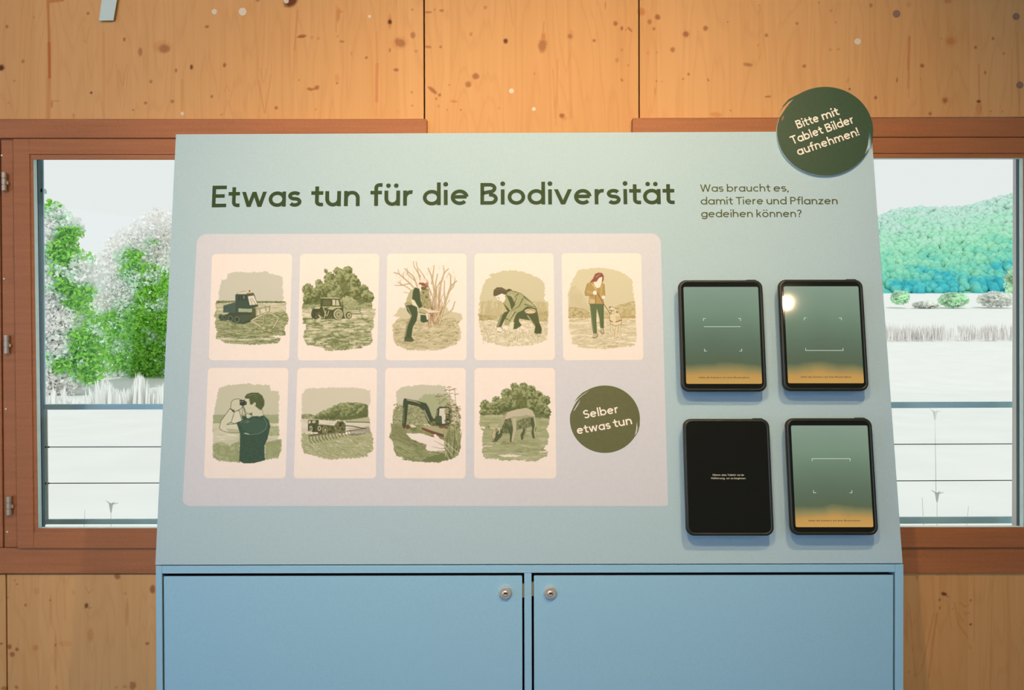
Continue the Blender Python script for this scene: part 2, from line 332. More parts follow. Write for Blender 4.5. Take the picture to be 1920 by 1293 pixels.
class Pic:
    def __init__(s, X, Y):
        s.X = X; s.Y = Y; s.C = np.ones(X.shape+(3,))*np.array(CREAM); s.A = np.zeros(X.shape)
        s.seed = 0
    def box(s, x0, y0, x1, y1, m):                                     # slice of the lattice around a shape
        xs = s.X[0]; ys = s.Y[:, 0]; i0, i1 = np.searchsorted(xs, [x0-m, x1+m]); j0, j1 = np.searchsorted(ys, [y0-m, y1+m])
        return None if i1-i0 < 1 or j1-j0 < 1 else (slice(j0, j1), slice(i0, i1))
    def warp(s, r, sc=14., b=np.s_[:, :]):
        s.seed += 7.3; X, Y = s.X[b], s.Y[b]
        if r <= 0: return X, Y
        return (X+(N1(X/sc+s.seed, Y/sc)-.5)*2*r+(N3(X/5, Y/3+s.seed)-.5)*r*.6,
                Y+(N2(X/sc, Y/sc+s.seed)-.5)*2*r)
    def inside(s, pts, r=0):
        pts = np.array(pts, float); out = np.zeros(s.X.shape)
        b = s.box(pts[:, 0].min(), pts[:, 1].min(), pts[:, 0].max(), pts[:, 1].max(), 2*r+2)
        if b is None: return out, np.s_[:0, :0]
        X, Y = s.warp(r, 14., b); c = np.zeros(X.shape, bool); n = len(pts)
        for i in range(n):
            x1, y1 = pts[i]; x2, y2 = pts[(i+1) % n]
            if y1 == y2: continue
            c ^= ((Y < y1) != (Y < y2)) & (X < (x2-x1)*(Y-y1)/(y2-y1)+x1)
        out[b] = c
        return out, b
    def put(s, m, col, a=1., b=np.s_[:, :]):
        m = m[b]*a
        s.C[b] = s.C[b]*(1-m[..., None])+np.asarray(col, float)*m[..., None]
        s.A[b] = np.maximum(s.A[b], (m > .02))
    def poly(s, pts, col, a=1., r=0): m, b = s.inside(pts, r); s.put(m, col, a, b)
    def ell(s, cx, cy, rx, ry, col, a=1., r=0):
        b = s.box(cx-rx, cy-ry, cx+rx, cy+ry, 2*r+2)
        if b is None: return
        X, Y = s.warp(r, 14., b); M = np.zeros(s.X.shape); M[b] = ((X-cx)/rx)**2+((Y-cy)/ry)**2 < 1; s.put(M, col, a, b)
    def line(s, pts, w, col, a=1., taper=1., clip=False):
        pts2 = np.array(pts); b = s.box(pts2[:, 0].min(), pts2[:, 1].min(), pts2[:, 0].max(), pts2[:, 1].max(), w)
        if b is None: return
        X, Y = s.X[b], s.Y[b]; n = len(pts)-1; M = np.zeros(X.shape)
        for i in range(n):
            x1, y1 = pts[i]; x2, y2 = pts[i+1]; dx, dy = x2-x1, y2-y1
            t = np.clip(((X-x1)*dx+(Y-y1)*dy)/(dx*dx+dy*dy+1e-9), 0, 1)
            M = np.maximum(M, np.clip((w/2*(1+(taper-1)*(i+t)/n)-np.hypot(X-x1-t*dx, Y-y1-t*dy))/2.5+.5, 0, 1))
        if clip: M = M*s.A[b]
        m = np.zeros(s.X.shape); m[b] = M; s.put(m, col, a, b)
    def tex(s, pts, cols, sx, sy, r=6, a=1., k=1., ang=0.):
        m, b = s.inside(pts, r); s.seed += 3.1; k *= .8
        ca, sa = math.cos(ang), math.sin(ang); X = s.X[b]*ca+s.Y[b]*sa; Y = -s.X[b]*sa+s.Y[b]*ca
        v = .55*N1(X/sx+s.seed, Y/sy)+.3*N2(X/sx*2.3, Y/sy*2.3+s.seed)+.15*N3(X/sx*5, Y/sy*5)
        v = np.clip((v-.5)*2.6*k+.5, 0, 1)*(len(cols)-1)
        i = np.minimum(v.astype(int), len(cols)-2); f = np.clip(((v-i)-.2)*1.7, 0, 1)[..., None]
        c = np.array(cols, float); s.put2(m, c[i]*(1-f)+c[i+1]*f, a, b)
    def put2(s, m, col, a, b):
        m = (m[b]*a)[..., None]; s.C[b] = s.C[b]*(1-m)+col*m; s.A[b] = np.maximum(s.A[b], m[..., 0] > .02)
    def crown(s, blobs, dk=(96, 104, 56), md=(136, 144, 92), lt=(176, 178, 130)):
        for cx, cy, rx, ry in sorted(blobs, key=lambda q: q[1]):      # leafy balls, paler on their upper left
            b = s.box(cx-rx, cy-ry, cx+rx, cy+ry, 20)
            if b is None: continue
            X, Y = s.warp(9, 12, b); x, y = s.X[b], s.Y[b]; d = ((X-cx)/rx)**2+((Y-cy)/ry)**2
            v = N1(x/17, y/14)*.62+.3*N2(x/7, y/6)-.12+.3*((cx-x)/rx*.5+(cy-y)/ry)+.1*N3(x/3, y/3)
            f = np.clip((v-.26)*7, 0, 1)[..., None]; g = np.clip((v-.5)*6, 0, 1)[..., None]
            c = np.array(dk, float)*(1-f)+np.array(md, float)*f; c = c*(1-g)+np.array(lt, float)*g
            m = np.zeros(s.X.shape); m[b] = d < 1; s.put2(m, c, 1., b)
    def marks(s, box, n, ln, w, col, seed, a=.7, ang=0, spread=.3):
        R = random.Random(seed)
        for _ in range(n):
            x = R.uniform(box[0], box[2]); y = R.uniform(box[1], box[3]); t = ang+R.uniform(-spread, spread); l = ln*R.uniform(.5, 1.3)
            s.line([(x, y), (x+l*.5*math.cos(t), y+l*.5*math.sin(t)-1.5), (x+l*math.cos(t), y+l*math.sin(t))], w, col, a, clip=True)

G1, G2, G3, G4, G5 = (88, 97, 52), (118, 127, 78), (150, 155, 108), (178, 178, 134), (206, 200, 166)
TE, TD = (76, 96, 78), (58, 76, 58)

def pic_tracked_mulcher(p):
    p.poly([(165, 600), (175, 460), (200, 360), (258, 350), (270, 300), (330, 278), (480, 286), (660, 272), (740, 300), (840, 330), (850, 600)], (205, 202, 178), 1, 9)
    p.tex([(140, 606), (878, 600), (878, 700), (905, 765), (892, 830), (860, 850), (872, 945), (790, 950), (700, 958), (825, 975), (800, 1028), (560, 1046), (240, 1032), (190, 995), (135, 985), (155, 905), (128, 850), (140, 770), (112, 740), (142, 700)], [G3, G4, G4, G3, G2, G4], 95, 15, 7)
    p.tex([(145, 612), (875, 606), (872, 690), (780, 700), (560, 735), (145, 715)], [(222, 214, 188), G5, G5, G4, (222, 214, 188)], 110, 13, 5)
    p.tex([(145, 582), (875, 588), (878, 602), (560, 604), (350, 598), (145, 612)], [G1, G2, G2, G3], 40, 6, 3)
    p.marks((150, 790, 860, 960), 60, 60, 4, G2, 5, .7, .05, .12)
    p.marks((150, 970, 780, 1000), 8, 90, 8, (218, 211, 184), 6, .8, 0, .05)
    p.poly([(150, 965), (360, 985), (780, 970), (790, 985), (400, 1003), (170, 985)], (220, 213, 186), .6, 5)
    p.poly([(165, 750), (178, 726), (300, 705), (520, 702), (560, 748), (515, 800), (430, 830), (350, 818), (270, 788), (185, 790)], (72, 86, 60), 1, 2)
    for cx, cy, rx, ry in [(186, 757, 18, 26), (228, 760, 20, 26), (292, 768, 28, 30), (362, 778, 30, 36)]:
        p.ell(cx, cy, rx, ry, (104, 118, 88)); p.ell(cx, cy, rx*.6, ry*.6, TD)
    for i in range(9): p.line([(395+i*15, 735-i), (415+i*12, 815-i*6)], 5, (112, 122, 84), .8)
    p.poly([(200, 720), (215, 705), (268, 705), (268, 722), (205, 733)], (190, 186, 148))
    p.poly([(218, 632), (345, 593), (345, 708), (216, 706)], (82, 102, 84)); p.line([(218, 632), (345, 594)], 5, (170, 176, 140))
    p.marks((225, 645, 335, 695), 14, 8, 4, (58, 74, 60), 9, .6, 1.5)
    p.poly([(345, 520), (372, 500), (500, 494), (540, 505), (586, 640), (490, 672), (515, 705), (345, 712)], (70, 90, 70))
    p.poly([(360, 512), (395, 490), (505, 485), (520, 500), (470, 506), (460, 514)], (214, 203, 166)); p.poly([(460, 505), (535, 498), (545, 518), (470, 525)], (104, 100, 62))
    p.ell(495, 481, 9, 10, (120, 92, 62)); p.line([(395, 492), (430, 480), (455, 484)], 4, (170, 120, 80))
    p.poly([(375, 528), (462, 516), (470, 576), (375, 582)], TD); p.poly([(425, 530), (440, 527), (445, 562), (430, 560)], (120, 138, 112)); p.line([(398, 530), (400, 576)], 4, (88, 108, 88))
    p.poly([(476, 536), (538, 526), (578, 622), (498, 632)], (226, 219, 192)); p.line([(498, 560), (515, 590), (522, 625)], 4, (90, 92, 62)); p.line([(515, 552), (548, 600), (560, 625)], 4, (90, 92, 62)); p.line([(498, 632), (580, 623)], 6, (96, 96, 58))
    p.poly([(377, 662), (500, 668), (518, 680), (516, 704), (375, 700)], (168, 178, 142))
    p.poly([(520, 660), (556, 655), (560, 745), (520, 760)], (94, 100, 54))
    out = (128, 128, 84); inn = (206, 198, 160)
    def bar(pts, w):
        p.line(pts, w+6, out); p.line(pts, w-2, inn)
    bar([(560, 668), (708, 642)], 7); bar([(706, 642), (704, 690)], 6); bar([(660, 640), (668, 690)], 5); bar([(562, 668), (568, 740)], 7)
    bar([(600, 670), (612, 740)], 8); bar([(515, 790), (600, 745), (690, 705)], 16); bar([(690, 705), (760, 735), (800, 768), (740, 870)], 13)
    bar([(515, 792), (590, 840), (655, 895)], 16); bar([(640, 730), (640, 820)], 9); bar([(560, 790), (640, 795)], 9)
    p.ell(640, 870, 30, 26, out); p.ell(640, 870, 22, 18, (190, 184, 142)); p.ell(710, 893, 38, 28, out); p.ell(706, 893, 28, 18, (176, 172, 128)); p.ell(765, 890, 44, 26, (140, 144, 96), .8, 4); p.line([(745, 930), (690, 915), (640, 905)], 5, G1)
    p.marks((780, 740, 895, 790), 12, 50, 4, G2, 11, .7, .1)

TREES = [(1110, 470, 62, 70), (1100, 560, 48, 60), (1190, 520, 60, 80), (1225, 400, 45, 46), (1260, 480, 70, 80), (1340, 350, 62, 70), (1300, 270, 20, 22), (1350, 450, 90, 90), (1425, 270, 48, 42), (1400, 540, 90, 70), (1460, 360, 75, 100), (1525, 270, 52, 52), (1560, 360, 70, 70), (1600, 410, 70, 70), (1500, 480, 90, 90), (1620, 500, 80, 70), (1690, 480, 62, 70), (1730, 530, 62, 60), (1775, 545, 32, 48)]
def pic_tractor(p):
    p.poly([(1050, 640), (1075, 560), (1300, 500), (1780, 540), (1785, 665), (1050, 665)], G2, 1, 6)
    p.crown(TREES, (98, 106, 56), (132, 140, 88), (166, 170, 122))
    p.poly([(1440, 380), (1480, 300), (1530, 400), (1560, 470), (1470, 500)], (108, 116, 64), .7, 14)
    p.crown([(1530, 580, 62, 50), (1580, 600, 60, 40), (1480, 600, 40, 40)], (140, 146, 98), (166, 168, 122), (182, 182, 138))
    p.tex([(1050, 625), (1300, 615), (1780, 600), (1788, 668), (1050, 672)], [G2, G3, G4, G3], 30, 12, 6)
    p.tex([(1045, 665), (1820, 665), (1815, 745), (1800, 770), (1060, 775)], [(226, 216, 190), G5, G4, G5, (226, 216, 190)], 120, 20, 8)
    p.tex([(1055, 762), (1140, 770), (1800, 762), (1802, 860), (1775, 900), (1782, 960), (1790, 1010), (1770, 1045), (1660, 1060), (1690, 1078), (1500, 1100), (1300, 1108), (1270, 1075), (1100, 1050), (1075, 1000), (1062, 960), (1085, 870), (1095, 830), (1052, 820)], [(214, 208, 176), G4, G4, G3, G2, G4, G5], 90, 26, 8)
    p.marks((1080, 880, 1780, 1060), 90, 34, 4, G2, 15, .7, -.15, .3); p.marks((1100, 800, 1780, 1000), 16, 120, 7, (222, 214, 186), 16, .7, -.08, .06)
    p.line([(1060, 775), (1160, 770)], 9, G1, .9)
    p.poly([(1450, 660), (1660, 668), (1650, 705), (1450, 700)], (184, 184, 142)); p.line([(1500, 668), (1662, 672), (1655, 700), (1690, 735)], 6, G1); p.line([(1570, 715), (1660, 722)], 7, G1); p.line([(1660, 720), (1685, 760)], 5, G2)
    p.poly([(1240, 548), (1430, 548), (1445, 562), (1245, 560)], (198, 194, 154)); p.line([(1238, 556), (1440, 562)], 4, G1)
    p.poly([(1243, 562), (1360, 564), (1362, 640), (1240, 640)], (84, 90, 46)); p.poly([(1270, 575), (1350, 577), (1350, 630), (1265, 630)], (108, 112, 66))
    p.poly([(1362, 564), (1440, 570), (1475, 640), (1470, 700), (1362, 660)], (96, 102, 56)); p.poly([(1368, 570), (1396, 573), (1398, 630), (1368, 632)], (212, 205, 170)); p.poly([(1404, 574), (1430, 577), (1442, 632), (1406, 632)], (200, 195, 158)); p.line([(1470, 580), (1478, 640)], 7, G1)
    p.poly([(1150, 680), (1180, 645), (1250, 640), (1270, 660), (1260, 760), (1150, 765)], (78, 84, 42)); p.poly([(1165, 665), (1190, 645), (1245, 640), (1230, 668)], (194, 190, 150))
    p.ell(1192, 725, 50, 50, (74, 80, 40)); p.marks((1155, 690, 1230, 750), 10, 20, 4, (150, 152, 104), 17, .8, 1.)
    p.poly([(1240, 660), (1480, 650), (1500, 770), (1250, 775)], (82, 88, 44))
    p.poly([(1310, 670), (1350, 645), (1450, 645), (1470, 655), (1400, 665), (1370, 680)], (192, 188, 148))
    p.ell(1420, 722, 62, 62, (84, 90, 48)); p.ell(1428, 724, 48, 54, (196, 190, 152)); p.ell(1430, 726, 36, 42, (112, 116, 70)); p.ell(1432, 726, 28, 34, (184, 180, 140)); p.ell(1432, 727, 9, 11, G1)
    for i in range(8): p.line([(1432, 727), (1432+34*math.cos(i*.785), 727+40*math.sin(i*.785))], 3, G2)
    p.poly([(1480, 680), (1530, 668), (1570, 690), (1560, 740), (1490, 745)], (170, 170, 128)); p.ell(1540, 735, 34, 36, (86, 92, 50)); p.ell(1544, 736, 22, 26, (196, 190, 150)); p.ell(1544, 737, 12, 15, G2)
    for q in [[(1270, 650), (1300, 740)], [(1220, 730), (1265, 765)], [(1300, 690), (1280, 765)], [(1330, 690), (1310, 740)]]: p.line(q, 9, (190, 186, 146))
    p.line([(1225, 735), (1240, 760)], 7, (224, 216, 190)); p.marks((1310, 690, 1380, 760), 10, 26, 4, (150, 152, 104), 19, .8, 2.)

def pic_chainsaw(p):
    p.poly([(205, 690), (215, 655), (340, 640), (700, 640), (750, 690), (885, 730), (875, 790), (830, 830), (870, 900), (855, 990), (800, 1050), (690, 1085), (600, 1105), (300, 1105), (280, 1065), (180, 1050), (145, 960), (145, 830), (215, 760), (150, 740)], (208, 199, 164), 1, 10)
    p.tex([(215, 770), (800, 760), (850, 860), (830, 1000), (690, 1085), (300, 1095), (170, 1040), (150, 840)], [(214, 205, 170), (200, 190, 150), (200, 190, 150), (178, 172, 128)], 60, 16, 8, .9)
    p.marks((160, 770, 850, 1070), 150, 42, 4, (160, 152, 106), 21, .75, -.2, .5); p.marks((160, 780, 850, 1060), 40, 26, 5, (100, 106, 62), 22, .8, -.2, .5)
    tan, tl = (184, 168, 124), (216, 200, 160)
    R = random.Random(4)
    def branch(pts, w):
        p.line(pts, w+3, (150, 138, 94), 1, .45); p.line(pts, w*.7, tl, .9, .4)
    for q, w in [([(580, 800), (470, 560), (330, 400), (215, 300), (160, 285)], 17), ([(560, 760), (440, 520), (370, 330), (275, 245)], 20), ([(330, 400), (240, 420), (165, 420)], 9), ([(560, 700), (420, 530), (265, 490)], 9), ([(460, 560), (300, 440), (195, 385)], 10), ([(470, 480), (420, 300), (395, 170)], 12), ([(440, 330), (372, 220), (365, 165)], 9), ([(560, 520), (480, 330), (420, 240)], 11), ([(380, 370), (300, 300), (300, 240)], 9), ([(600, 820), (590, 500), (560, 330), (522, 240)], 20), ([(560, 400), (575, 290), (585, 210)], 13), ([(590, 800), (605, 560), (600, 400), (620, 300)], 18), ([(600, 820), (640, 560), (655, 400), (690, 290), (735, 245)], 20), ([(690, 290), (685, 210)], 8), ([(640, 820), (700, 600), (760, 430), (820, 375)], 24), ([(760, 430), (758, 320), (740, 290)], 13), ([(700, 600), (690, 480), (695, 370)], 14), ([(730, 500), (790, 430), (805, 345)], 11), ([(610, 800), (720, 720), (780, 670), (803, 590)], 17), ([(600, 810), (560, 640), (545, 560)], 16), ([(620, 810), (660, 690), (750, 575)], 10), ([(650, 380), (600, 470), (625, 560)], 10), ([(215, 300), (205, 250)], 6), ([(240, 420), (220, 370)], 6), ([(265, 350), (255, 300), (280, 270)], 6)]: branch(q, w)
    for _ in range(46):
        x = R.uniform(520, 660); t = R.uniform(-.45, .45); y0 = R.uniform(740, 840); l = R.uniform(160, 330)
        p.line([(590+(x-590)*.4, y0), (x+t*l*.5, y0-l*.55), (x+t*l, y0-l)], R.uniform(4, 9), R.choice([(150, 116, 86), (132, 116, 76), tl, (176, 138, 108), (204, 190, 150)]), .9, .4)
    for _ in range(26):
        x = R.uniform(170, 800); y = R.uniform(240, 400); t = R.uniform(-.6, .6); p.line([(x, y), (x+t*50, y-45)], 4, tan, .8, .4)
    p.tex([(440, 470), (530, 450), (550, 660), (450, 650)], [(150, 146, 100), (178, 170, 124), (110, 112, 66)], 18, 26, 6)
    for q in [[(515, 740), (530, 870)], [(545, 740), (550, 860)], [(565, 760), (590, 840)]]: p.line(q, 14, (176, 140, 112), 1, .5)
    dk = (74, 92, 54)
    p.poly([(440, 730), (495, 735), (525, 770), (520, 800), (470, 815), (440, 800)], dk)
    p.poly([(385, 440), (430, 455), (440, 560), (462, 640), (430, 665), (395, 640), (345, 600), (300, 600), (290, 570), (330, 480)], (190, 182, 140))
    p.poly([(385, 440), (430, 460), (440, 560), (462, 645), (425, 662), (380, 620), (352, 560), (362, 480)], dk)
    p.poly([(345, 565), (375, 575), (440, 690), (420, 700), (350, 620)], (224, 216, 184)); p.poly([(272, 612), (290, 592), (350, 600), (355, 628), (300, 640), (282, 650)], (172, 166, 122))
    p.poly([(288, 635), (350, 622), (405, 650), (412, 720), (400, 790), (360, 860), (345, 960), (375, 1000), (345, 1015), (272, 1008), (272, 960), (292, 850), (340, 740), (300, 690)], dk)
    p.line([(305, 650), (345, 740), (300, 850), (280, 960)], 9, (170, 164, 120)); p.poly([(270, 985), (330, 975), (378, 1000), (345, 1016), (272, 1010)], (96, 100, 62))
    p.ell(478, 398, 50, 50, (206, 186, 156)); p.ell(470, 375, 34, 26, (232, 220, 196)); p.poly([(428, 392), (470, 392), (520, 420), (520, 445), (450, 420), (420, 410)], (150, 92, 72)); p.poly([(440, 430), (510, 440), (485, 472), (450, 465)], (104, 106, 62)); p.ell(508, 410, 16, 18, (176, 132, 112)); p.ell(433, 430, 20, 20, (236, 224, 200))
    p.poly([(430, 690), (480, 660), (560, 680), (640, 695), (635, 715), (560, 708), (440, 715)], (226, 210, 180)); p.line([(440, 712), (560, 712), (636, 708)], 5, (170, 126, 100)); p.poly([(412, 665), (480, 670), (520, 700), (510, 725), (430, 710)], (176, 176, 130), .9); p.line([(420, 700), (500, 722)], 8, G2); p.line([(505, 720), (515, 775)], 16, (234, 224, 200))
    p.line([(650, 790), (740, 700), (780, 670)], 10, tl, .9, .6)

def pic_kneeling(p):
    p.poly([(1165, 305), (1330, 262), (1450, 262), (1600, 300), (1700, 350), (1750, 400), (1752, 520), (1740, 560), (1785, 610), (1790, 700), (1775, 780), (1785, 880), (1770, 970), (1740, 1010), (1600, 1050), (1350, 1062), (1240, 1040), (1100, 1000), (1085, 900), (1060, 850), (1085, 780), (1045, 730), (1085, 690), (1060, 600), (1065, 540), (1095, 440), (1130, 360), (1180, 340)], (208, 201, 164), 1, 9)
    p.tex([(1060, 600), (1200, 580), (1500, 650), (1600, 590), (1785, 600), (1785, 800), (1060, 800)], [(200, 190, 146), (192, 180, 132), (208, 200, 160)], 20, 70, 10, .8)
    p.tex([(1050, 720), (1250, 750), (1250, 800), (1060, 800)], [(164, 148, 98), (186, 172, 124)], 30, 16, 8, .8); p.tex([(1660, 700), (1785, 690), (1780, 800), (1700, 800)], [(170, 156, 106), (192, 180, 132)], 26, 20, 8, .7)
    p.tex([(1060, 790), (1250, 785), (1780, 800), (1780, 990), (1600, 1050), (1350, 1062), (1100, 1000), (1060, 860)], [(234, 224, 196), (222, 212, 180), (208, 198, 160), (232, 222, 194), (192, 184, 140)], 40, 18, 8)
    R = random.Random(8)
    for _ in range(230):
        x = R.uniform(1080, 1770); y = R.uniform(830, 1050); p.line([(x, y), (x+R.uniform(-10, 10), y-R.uniform(16, 34))], 3, R.choice([(170, 164, 116), (196, 186, 140), (150, 146, 100)]), .6)
    for _ in range(60):
        x = R.choice([R.uniform(1090, 1300), R.uniform(1640, 1770)]); p.line([(x, 760), (x+R.uniform(-14, 14), R.uniform(560, 680))], 3, (184, 174, 126), .55)
    dk, ml, li = (92, 102, 58), (158, 160, 112), (198, 192, 150)
    p.poly([(1480, 680), (1570, 640), (1660, 650), (1680, 730), (1690, 790), (1700, 830), (1640, 850), (1600, 790), (1480, 770), (1480, 800), (1508, 840), (1450, 880), (1400, 880), (1395, 860), (1420, 800), (1440, 740)], dk)
    p.poly([(1330, 700), (1380, 690), (1330, 780), (1290, 860), (1240, 860), (1270, 770)], dk); p.poly([(1285, 730), (1310, 720), (1265, 850), (1245, 855)], ml)
    p.poly([(1380, 480), (1440, 478), (1520, 520), (1600, 590), (1655, 640), (1660, 665), (1560, 640), (1520, 680), (1440, 720), (1370, 840), (1320, 835), (1330, 790), (1400, 670), (1370, 670), (1310, 610), (1340, 560), (1330, 510)], (174, 172, 124))
    p.line([(1400, 478), (1500, 505), (1600, 585), (1660, 655)], 4, (80, 84, 46)); p.poly([(1345, 520), (1400, 540), (1440, 620), (1400, 680), (1380, 600)], dk); p.poly([(1310, 605), (1345, 640), (1390, 690), (1360, 700)], dk)
    for q in [[(1450, 560), (1420, 640)], [(1520, 560), (1480, 640), (1400, 690)], [(1540, 620), (1600, 640), (1655, 650)], [(1440, 700), (1380, 790)], [(1530, 540), (1600, 600)], [(1340, 770), (1400, 800)], [(1470, 510), (1420, 560)]]: p.line(q, 12, dk, .85, .3)
    for q in [[(1400, 520), (1460, 590)], [(1560, 590), (1630, 635)], [(1420, 700), (1350, 810)]]: p.line(q, 12, li, .8, .4)
    p.ell(1598, 692, 60, 26, (222, 202, 162)); p.line([(1540, 700), (1600, 672), (1665, 700), (1675, 740)], 5, (120, 116, 72)); p.line([(1570, 740), (1640, 840)], 12, li, .8)
    p.poly([(1655, 830), (1700, 825), (1720, 880), (1712, 930), (1665, 935), (1640, 920), (1645, 880)], (84, 92, 52)); p.line([(1645, 925), (1710, 930)], 5, (150, 150, 106))
    p.poly([(1390, 850), (1420, 805), (1430, 815), (1405, 870), (1370, 885)], (226, 222, 186)); p.ell(1405, 845, 18, 40, (222, 220, 184))
    p.poly([(1225, 530), (1250, 575), (1305, 605), (1330, 580), (1340, 520), (1300, 505)], (240, 228, 204)); p.line([(1250, 545), (1275, 555)], 4, G1); p.line([(1278, 590), (1298, 588)], 4, (150, 110, 84)); p.line([(1225, 535), (1250, 576), (1305, 607)], 3, (150, 140, 104)); p.line([(1268, 560), (1262, 575), (1272, 580)], 3, (150, 140, 104))
    p.poly([(1208, 520), (1212, 470), (1245, 442), (1300, 442), (1340, 465), (1355, 500), (1330, 520), (1300, 505), (1245, 530), (1215, 535)], (104, 96, 62)); p.line([(1235, 470), (1290, 455), (1330, 480)], 6, (140, 130, 90), .7); p.poly([(1345, 468), (1375, 455), (1410, 470), (1350, 495)], (96, 90, 56)); p.line([(1350, 505), (1335, 540)], 6, dk)
    p.ell(1268, 888, 24, 22, (238, 226, 200)); p.ell(1335, 868, 30, 24, (238, 226, 200)); p.poly([(1290, 880), (1330, 850), (1335, 920), (1300, 910)], (236, 224, 198)); p.line([(1295, 860), (1315, 900)], 5, dk); p.line([(1250, 905), (1285, 915)], 5, dk); p.line([(1325, 880), (1332, 915)], 4, dk)

def pic_dog_walk(p):
    p.poly([(150, 760), (140, 500), (170, 460), (165, 395), (215, 330), (240, 260), (380, 235), (520, 235), (620, 255), (720, 285), (780, 330), (820, 360), (822, 460), (840, 560), (855, 700), (850, 770)], (214, 206, 168), 1, 8)
    p.tex([(150, 450), (220, 420), (330, 560), (380, 690), (150, 660)], [(206, 198, 158), (200, 190, 148)], 60, 60, 10, .7)
    p.tex([(145, 650), (200, 655), (300, 670), (365, 700), (380, 768), (145, 768)], [(176, 160, 108), (196, 182, 134), (204, 192, 146), (166, 148, 96)], 22, 18, 5); p.line([(150, 655), (220, 655), (310, 675), (370, 710)], 4, (150, 134, 84))
    p.tex([(520, 690), (590, 700), (700, 620), (780, 595), (845, 590), (855, 765), (520, 768)], [(188, 174, 124), (198, 186, 138), (206, 196, 152)], 30, 24, 5); p.line([(640, 650), (690, 622), (740, 640), (790, 600), (845, 590)], 4, (146, 134, 88)); p.line([(700, 720), (740, 690), (820, 680)], 3, (160, 146, 98)); p.poly([(700, 745), (850, 735), (850, 768), (700, 768)], (190, 160, 100), .8, 4); p.poly([(520, 755), (580, 752), (580, 768), (520, 768)], (184, 160, 106), .8, 3)
    p.tex([(150, 770), (855, 770), (860, 900), (860, 1010), (760, 1022), (855, 1040), (840, 1058), (700, 1070), (500, 1090), (380, 1085), (240, 1070), (250, 1050), (170, 1035), (190, 1000), (150, 900)], [(232, 222, 192), (220, 210, 176), (208, 197, 158), (226, 216, 184), (196, 184, 142)], 110, 22, 8)
    p.marks((180, 880, 840, 1050), 30, 80, 4, (180, 168, 124), 31, .5, 0, .1)
    gr, jk, li = (104, 118, 74), (184, 158, 98), (216, 196, 142)
    p.poly([(368, 615), (520, 615), (518, 700), (520, 870), (480, 870), (470, 760), (443, 660), (440, 770), (446, 925), (405, 925), (388, 800), (380, 720)], gr); p.line([(376, 640), (400, 820), (412, 920)], 7, (128, 142, 96))
    p.line([(505, 640), (500, 860)], 8, (90, 104, 62), .7)
    p.poly([(345, 400), (400, 380), (500, 385), (522, 410), (530, 530), (515, 560), (520, 615), (365, 618), (370, 530), (320, 525), (318, 490)], jk); p.line([(345, 400), (318, 495), (325, 528), (405, 530)], 4, (120, 96, 58)); p.line([(365, 540), (362, 615), (515, 618)], 4, (130, 104, 62)); p.line([(432, 450), (432, 615)], 7, (150, 122, 72)); p.line([(395, 405), (440, 470)], 10, li); p.poly([(368, 560), (425, 570), (425, 612), (366, 610)], (214, 194, 146), .8); p.line([(500, 420), (480, 560)], 10, (212, 180, 116), .7); p.line([(522, 410), (530, 530)], 4, (120, 96, 58)); p.line([(340, 480), (400, 500)], 8, li, .7)
    p.poly([(410, 380), (500, 375), (480, 440), (445, 450), (420, 425)], (240, 228, 202)); p.ell(480, 345, 32, 45, (240, 228, 202)); p.ell(425, 498, 22, 22, (242, 230, 206)); p.ell(513, 545, 18, 18, (242, 230, 206))
    p.poly([(368, 390), (405, 345), (425, 300), (460, 285), (500, 290), (518, 320), (515, 370), (498, 395), (500, 330), (470, 340), (440, 380), (400, 385)], (150, 92, 72)); p.line([(440, 330), (480, 300)], 12, (200, 160, 126), .8, .4); p.line([(390, 375), (430, 310)], 6, (176, 116, 88), .8)
    p.line([(445, 490), (520, 620), (590, 725)], 6, (104, 84, 54))
    for q in [[(485, 865), (512, 870), (520, 925), (500, 932), (480, 900)], [(410, 925), (448, 925), (455, 950), (430, 975), (396, 970)]]: p.poly(q, (196, 186, 144)); p.line(q, 4, (110, 98, 62)); p.line(q[2:], 6, (100, 92, 58))
    do, dl = (150, 134, 92), (224, 212, 172)
    def limb(pts, w): p.line(pts, w+5, do); p.line(pts, w, dl)
    limb([(600, 820), (600, 890), (620, 925)], 20); limb([(685, 820), (685, 880), (690, 935)], 18); limb([(665, 830), (648, 900), (645, 965)], 22)
    p.poly([(580, 720), (620, 690), (680, 700), (702, 760), (708, 830), (640, 852), (585, 825), (576, 770)], do); p.poly([(585, 722), (622, 694), (676, 704), (697, 762), (702, 826), (640, 846), (590, 820), (582, 770)], dl); p.poly([(640, 740), (690, 740), (698, 800), (650, 800)], (204, 190, 144), .8, 5)
    p.poly([(572, 655), (590, 642), (640, 655), (690, 670), (695, 705), (660, 715), (640, 700), (620, 720), (590, 725), (600, 695), (575, 682)], do); p.poly([(577, 658), (592, 648), (640, 660), (672, 680), (640, 700), (612, 720), (598, 720), (608, 690), (580, 680)], dl); p.poly([(655, 670), (690, 668), (698, 705), (672, 715)], (206, 186, 140)); p.ell(582, 650, 8, 7, (90, 66, 46)); p.line([(580, 680), (620, 688)], 5, (110, 84, 60))
    p.line([(582, 790), (610, 806)], 9, (140, 92, 62)); p.line([(645, 806), (704, 785)], 9, (140, 92, 62)); p.line([(618, 700), (640, 660), (660, 690)], 3, do)

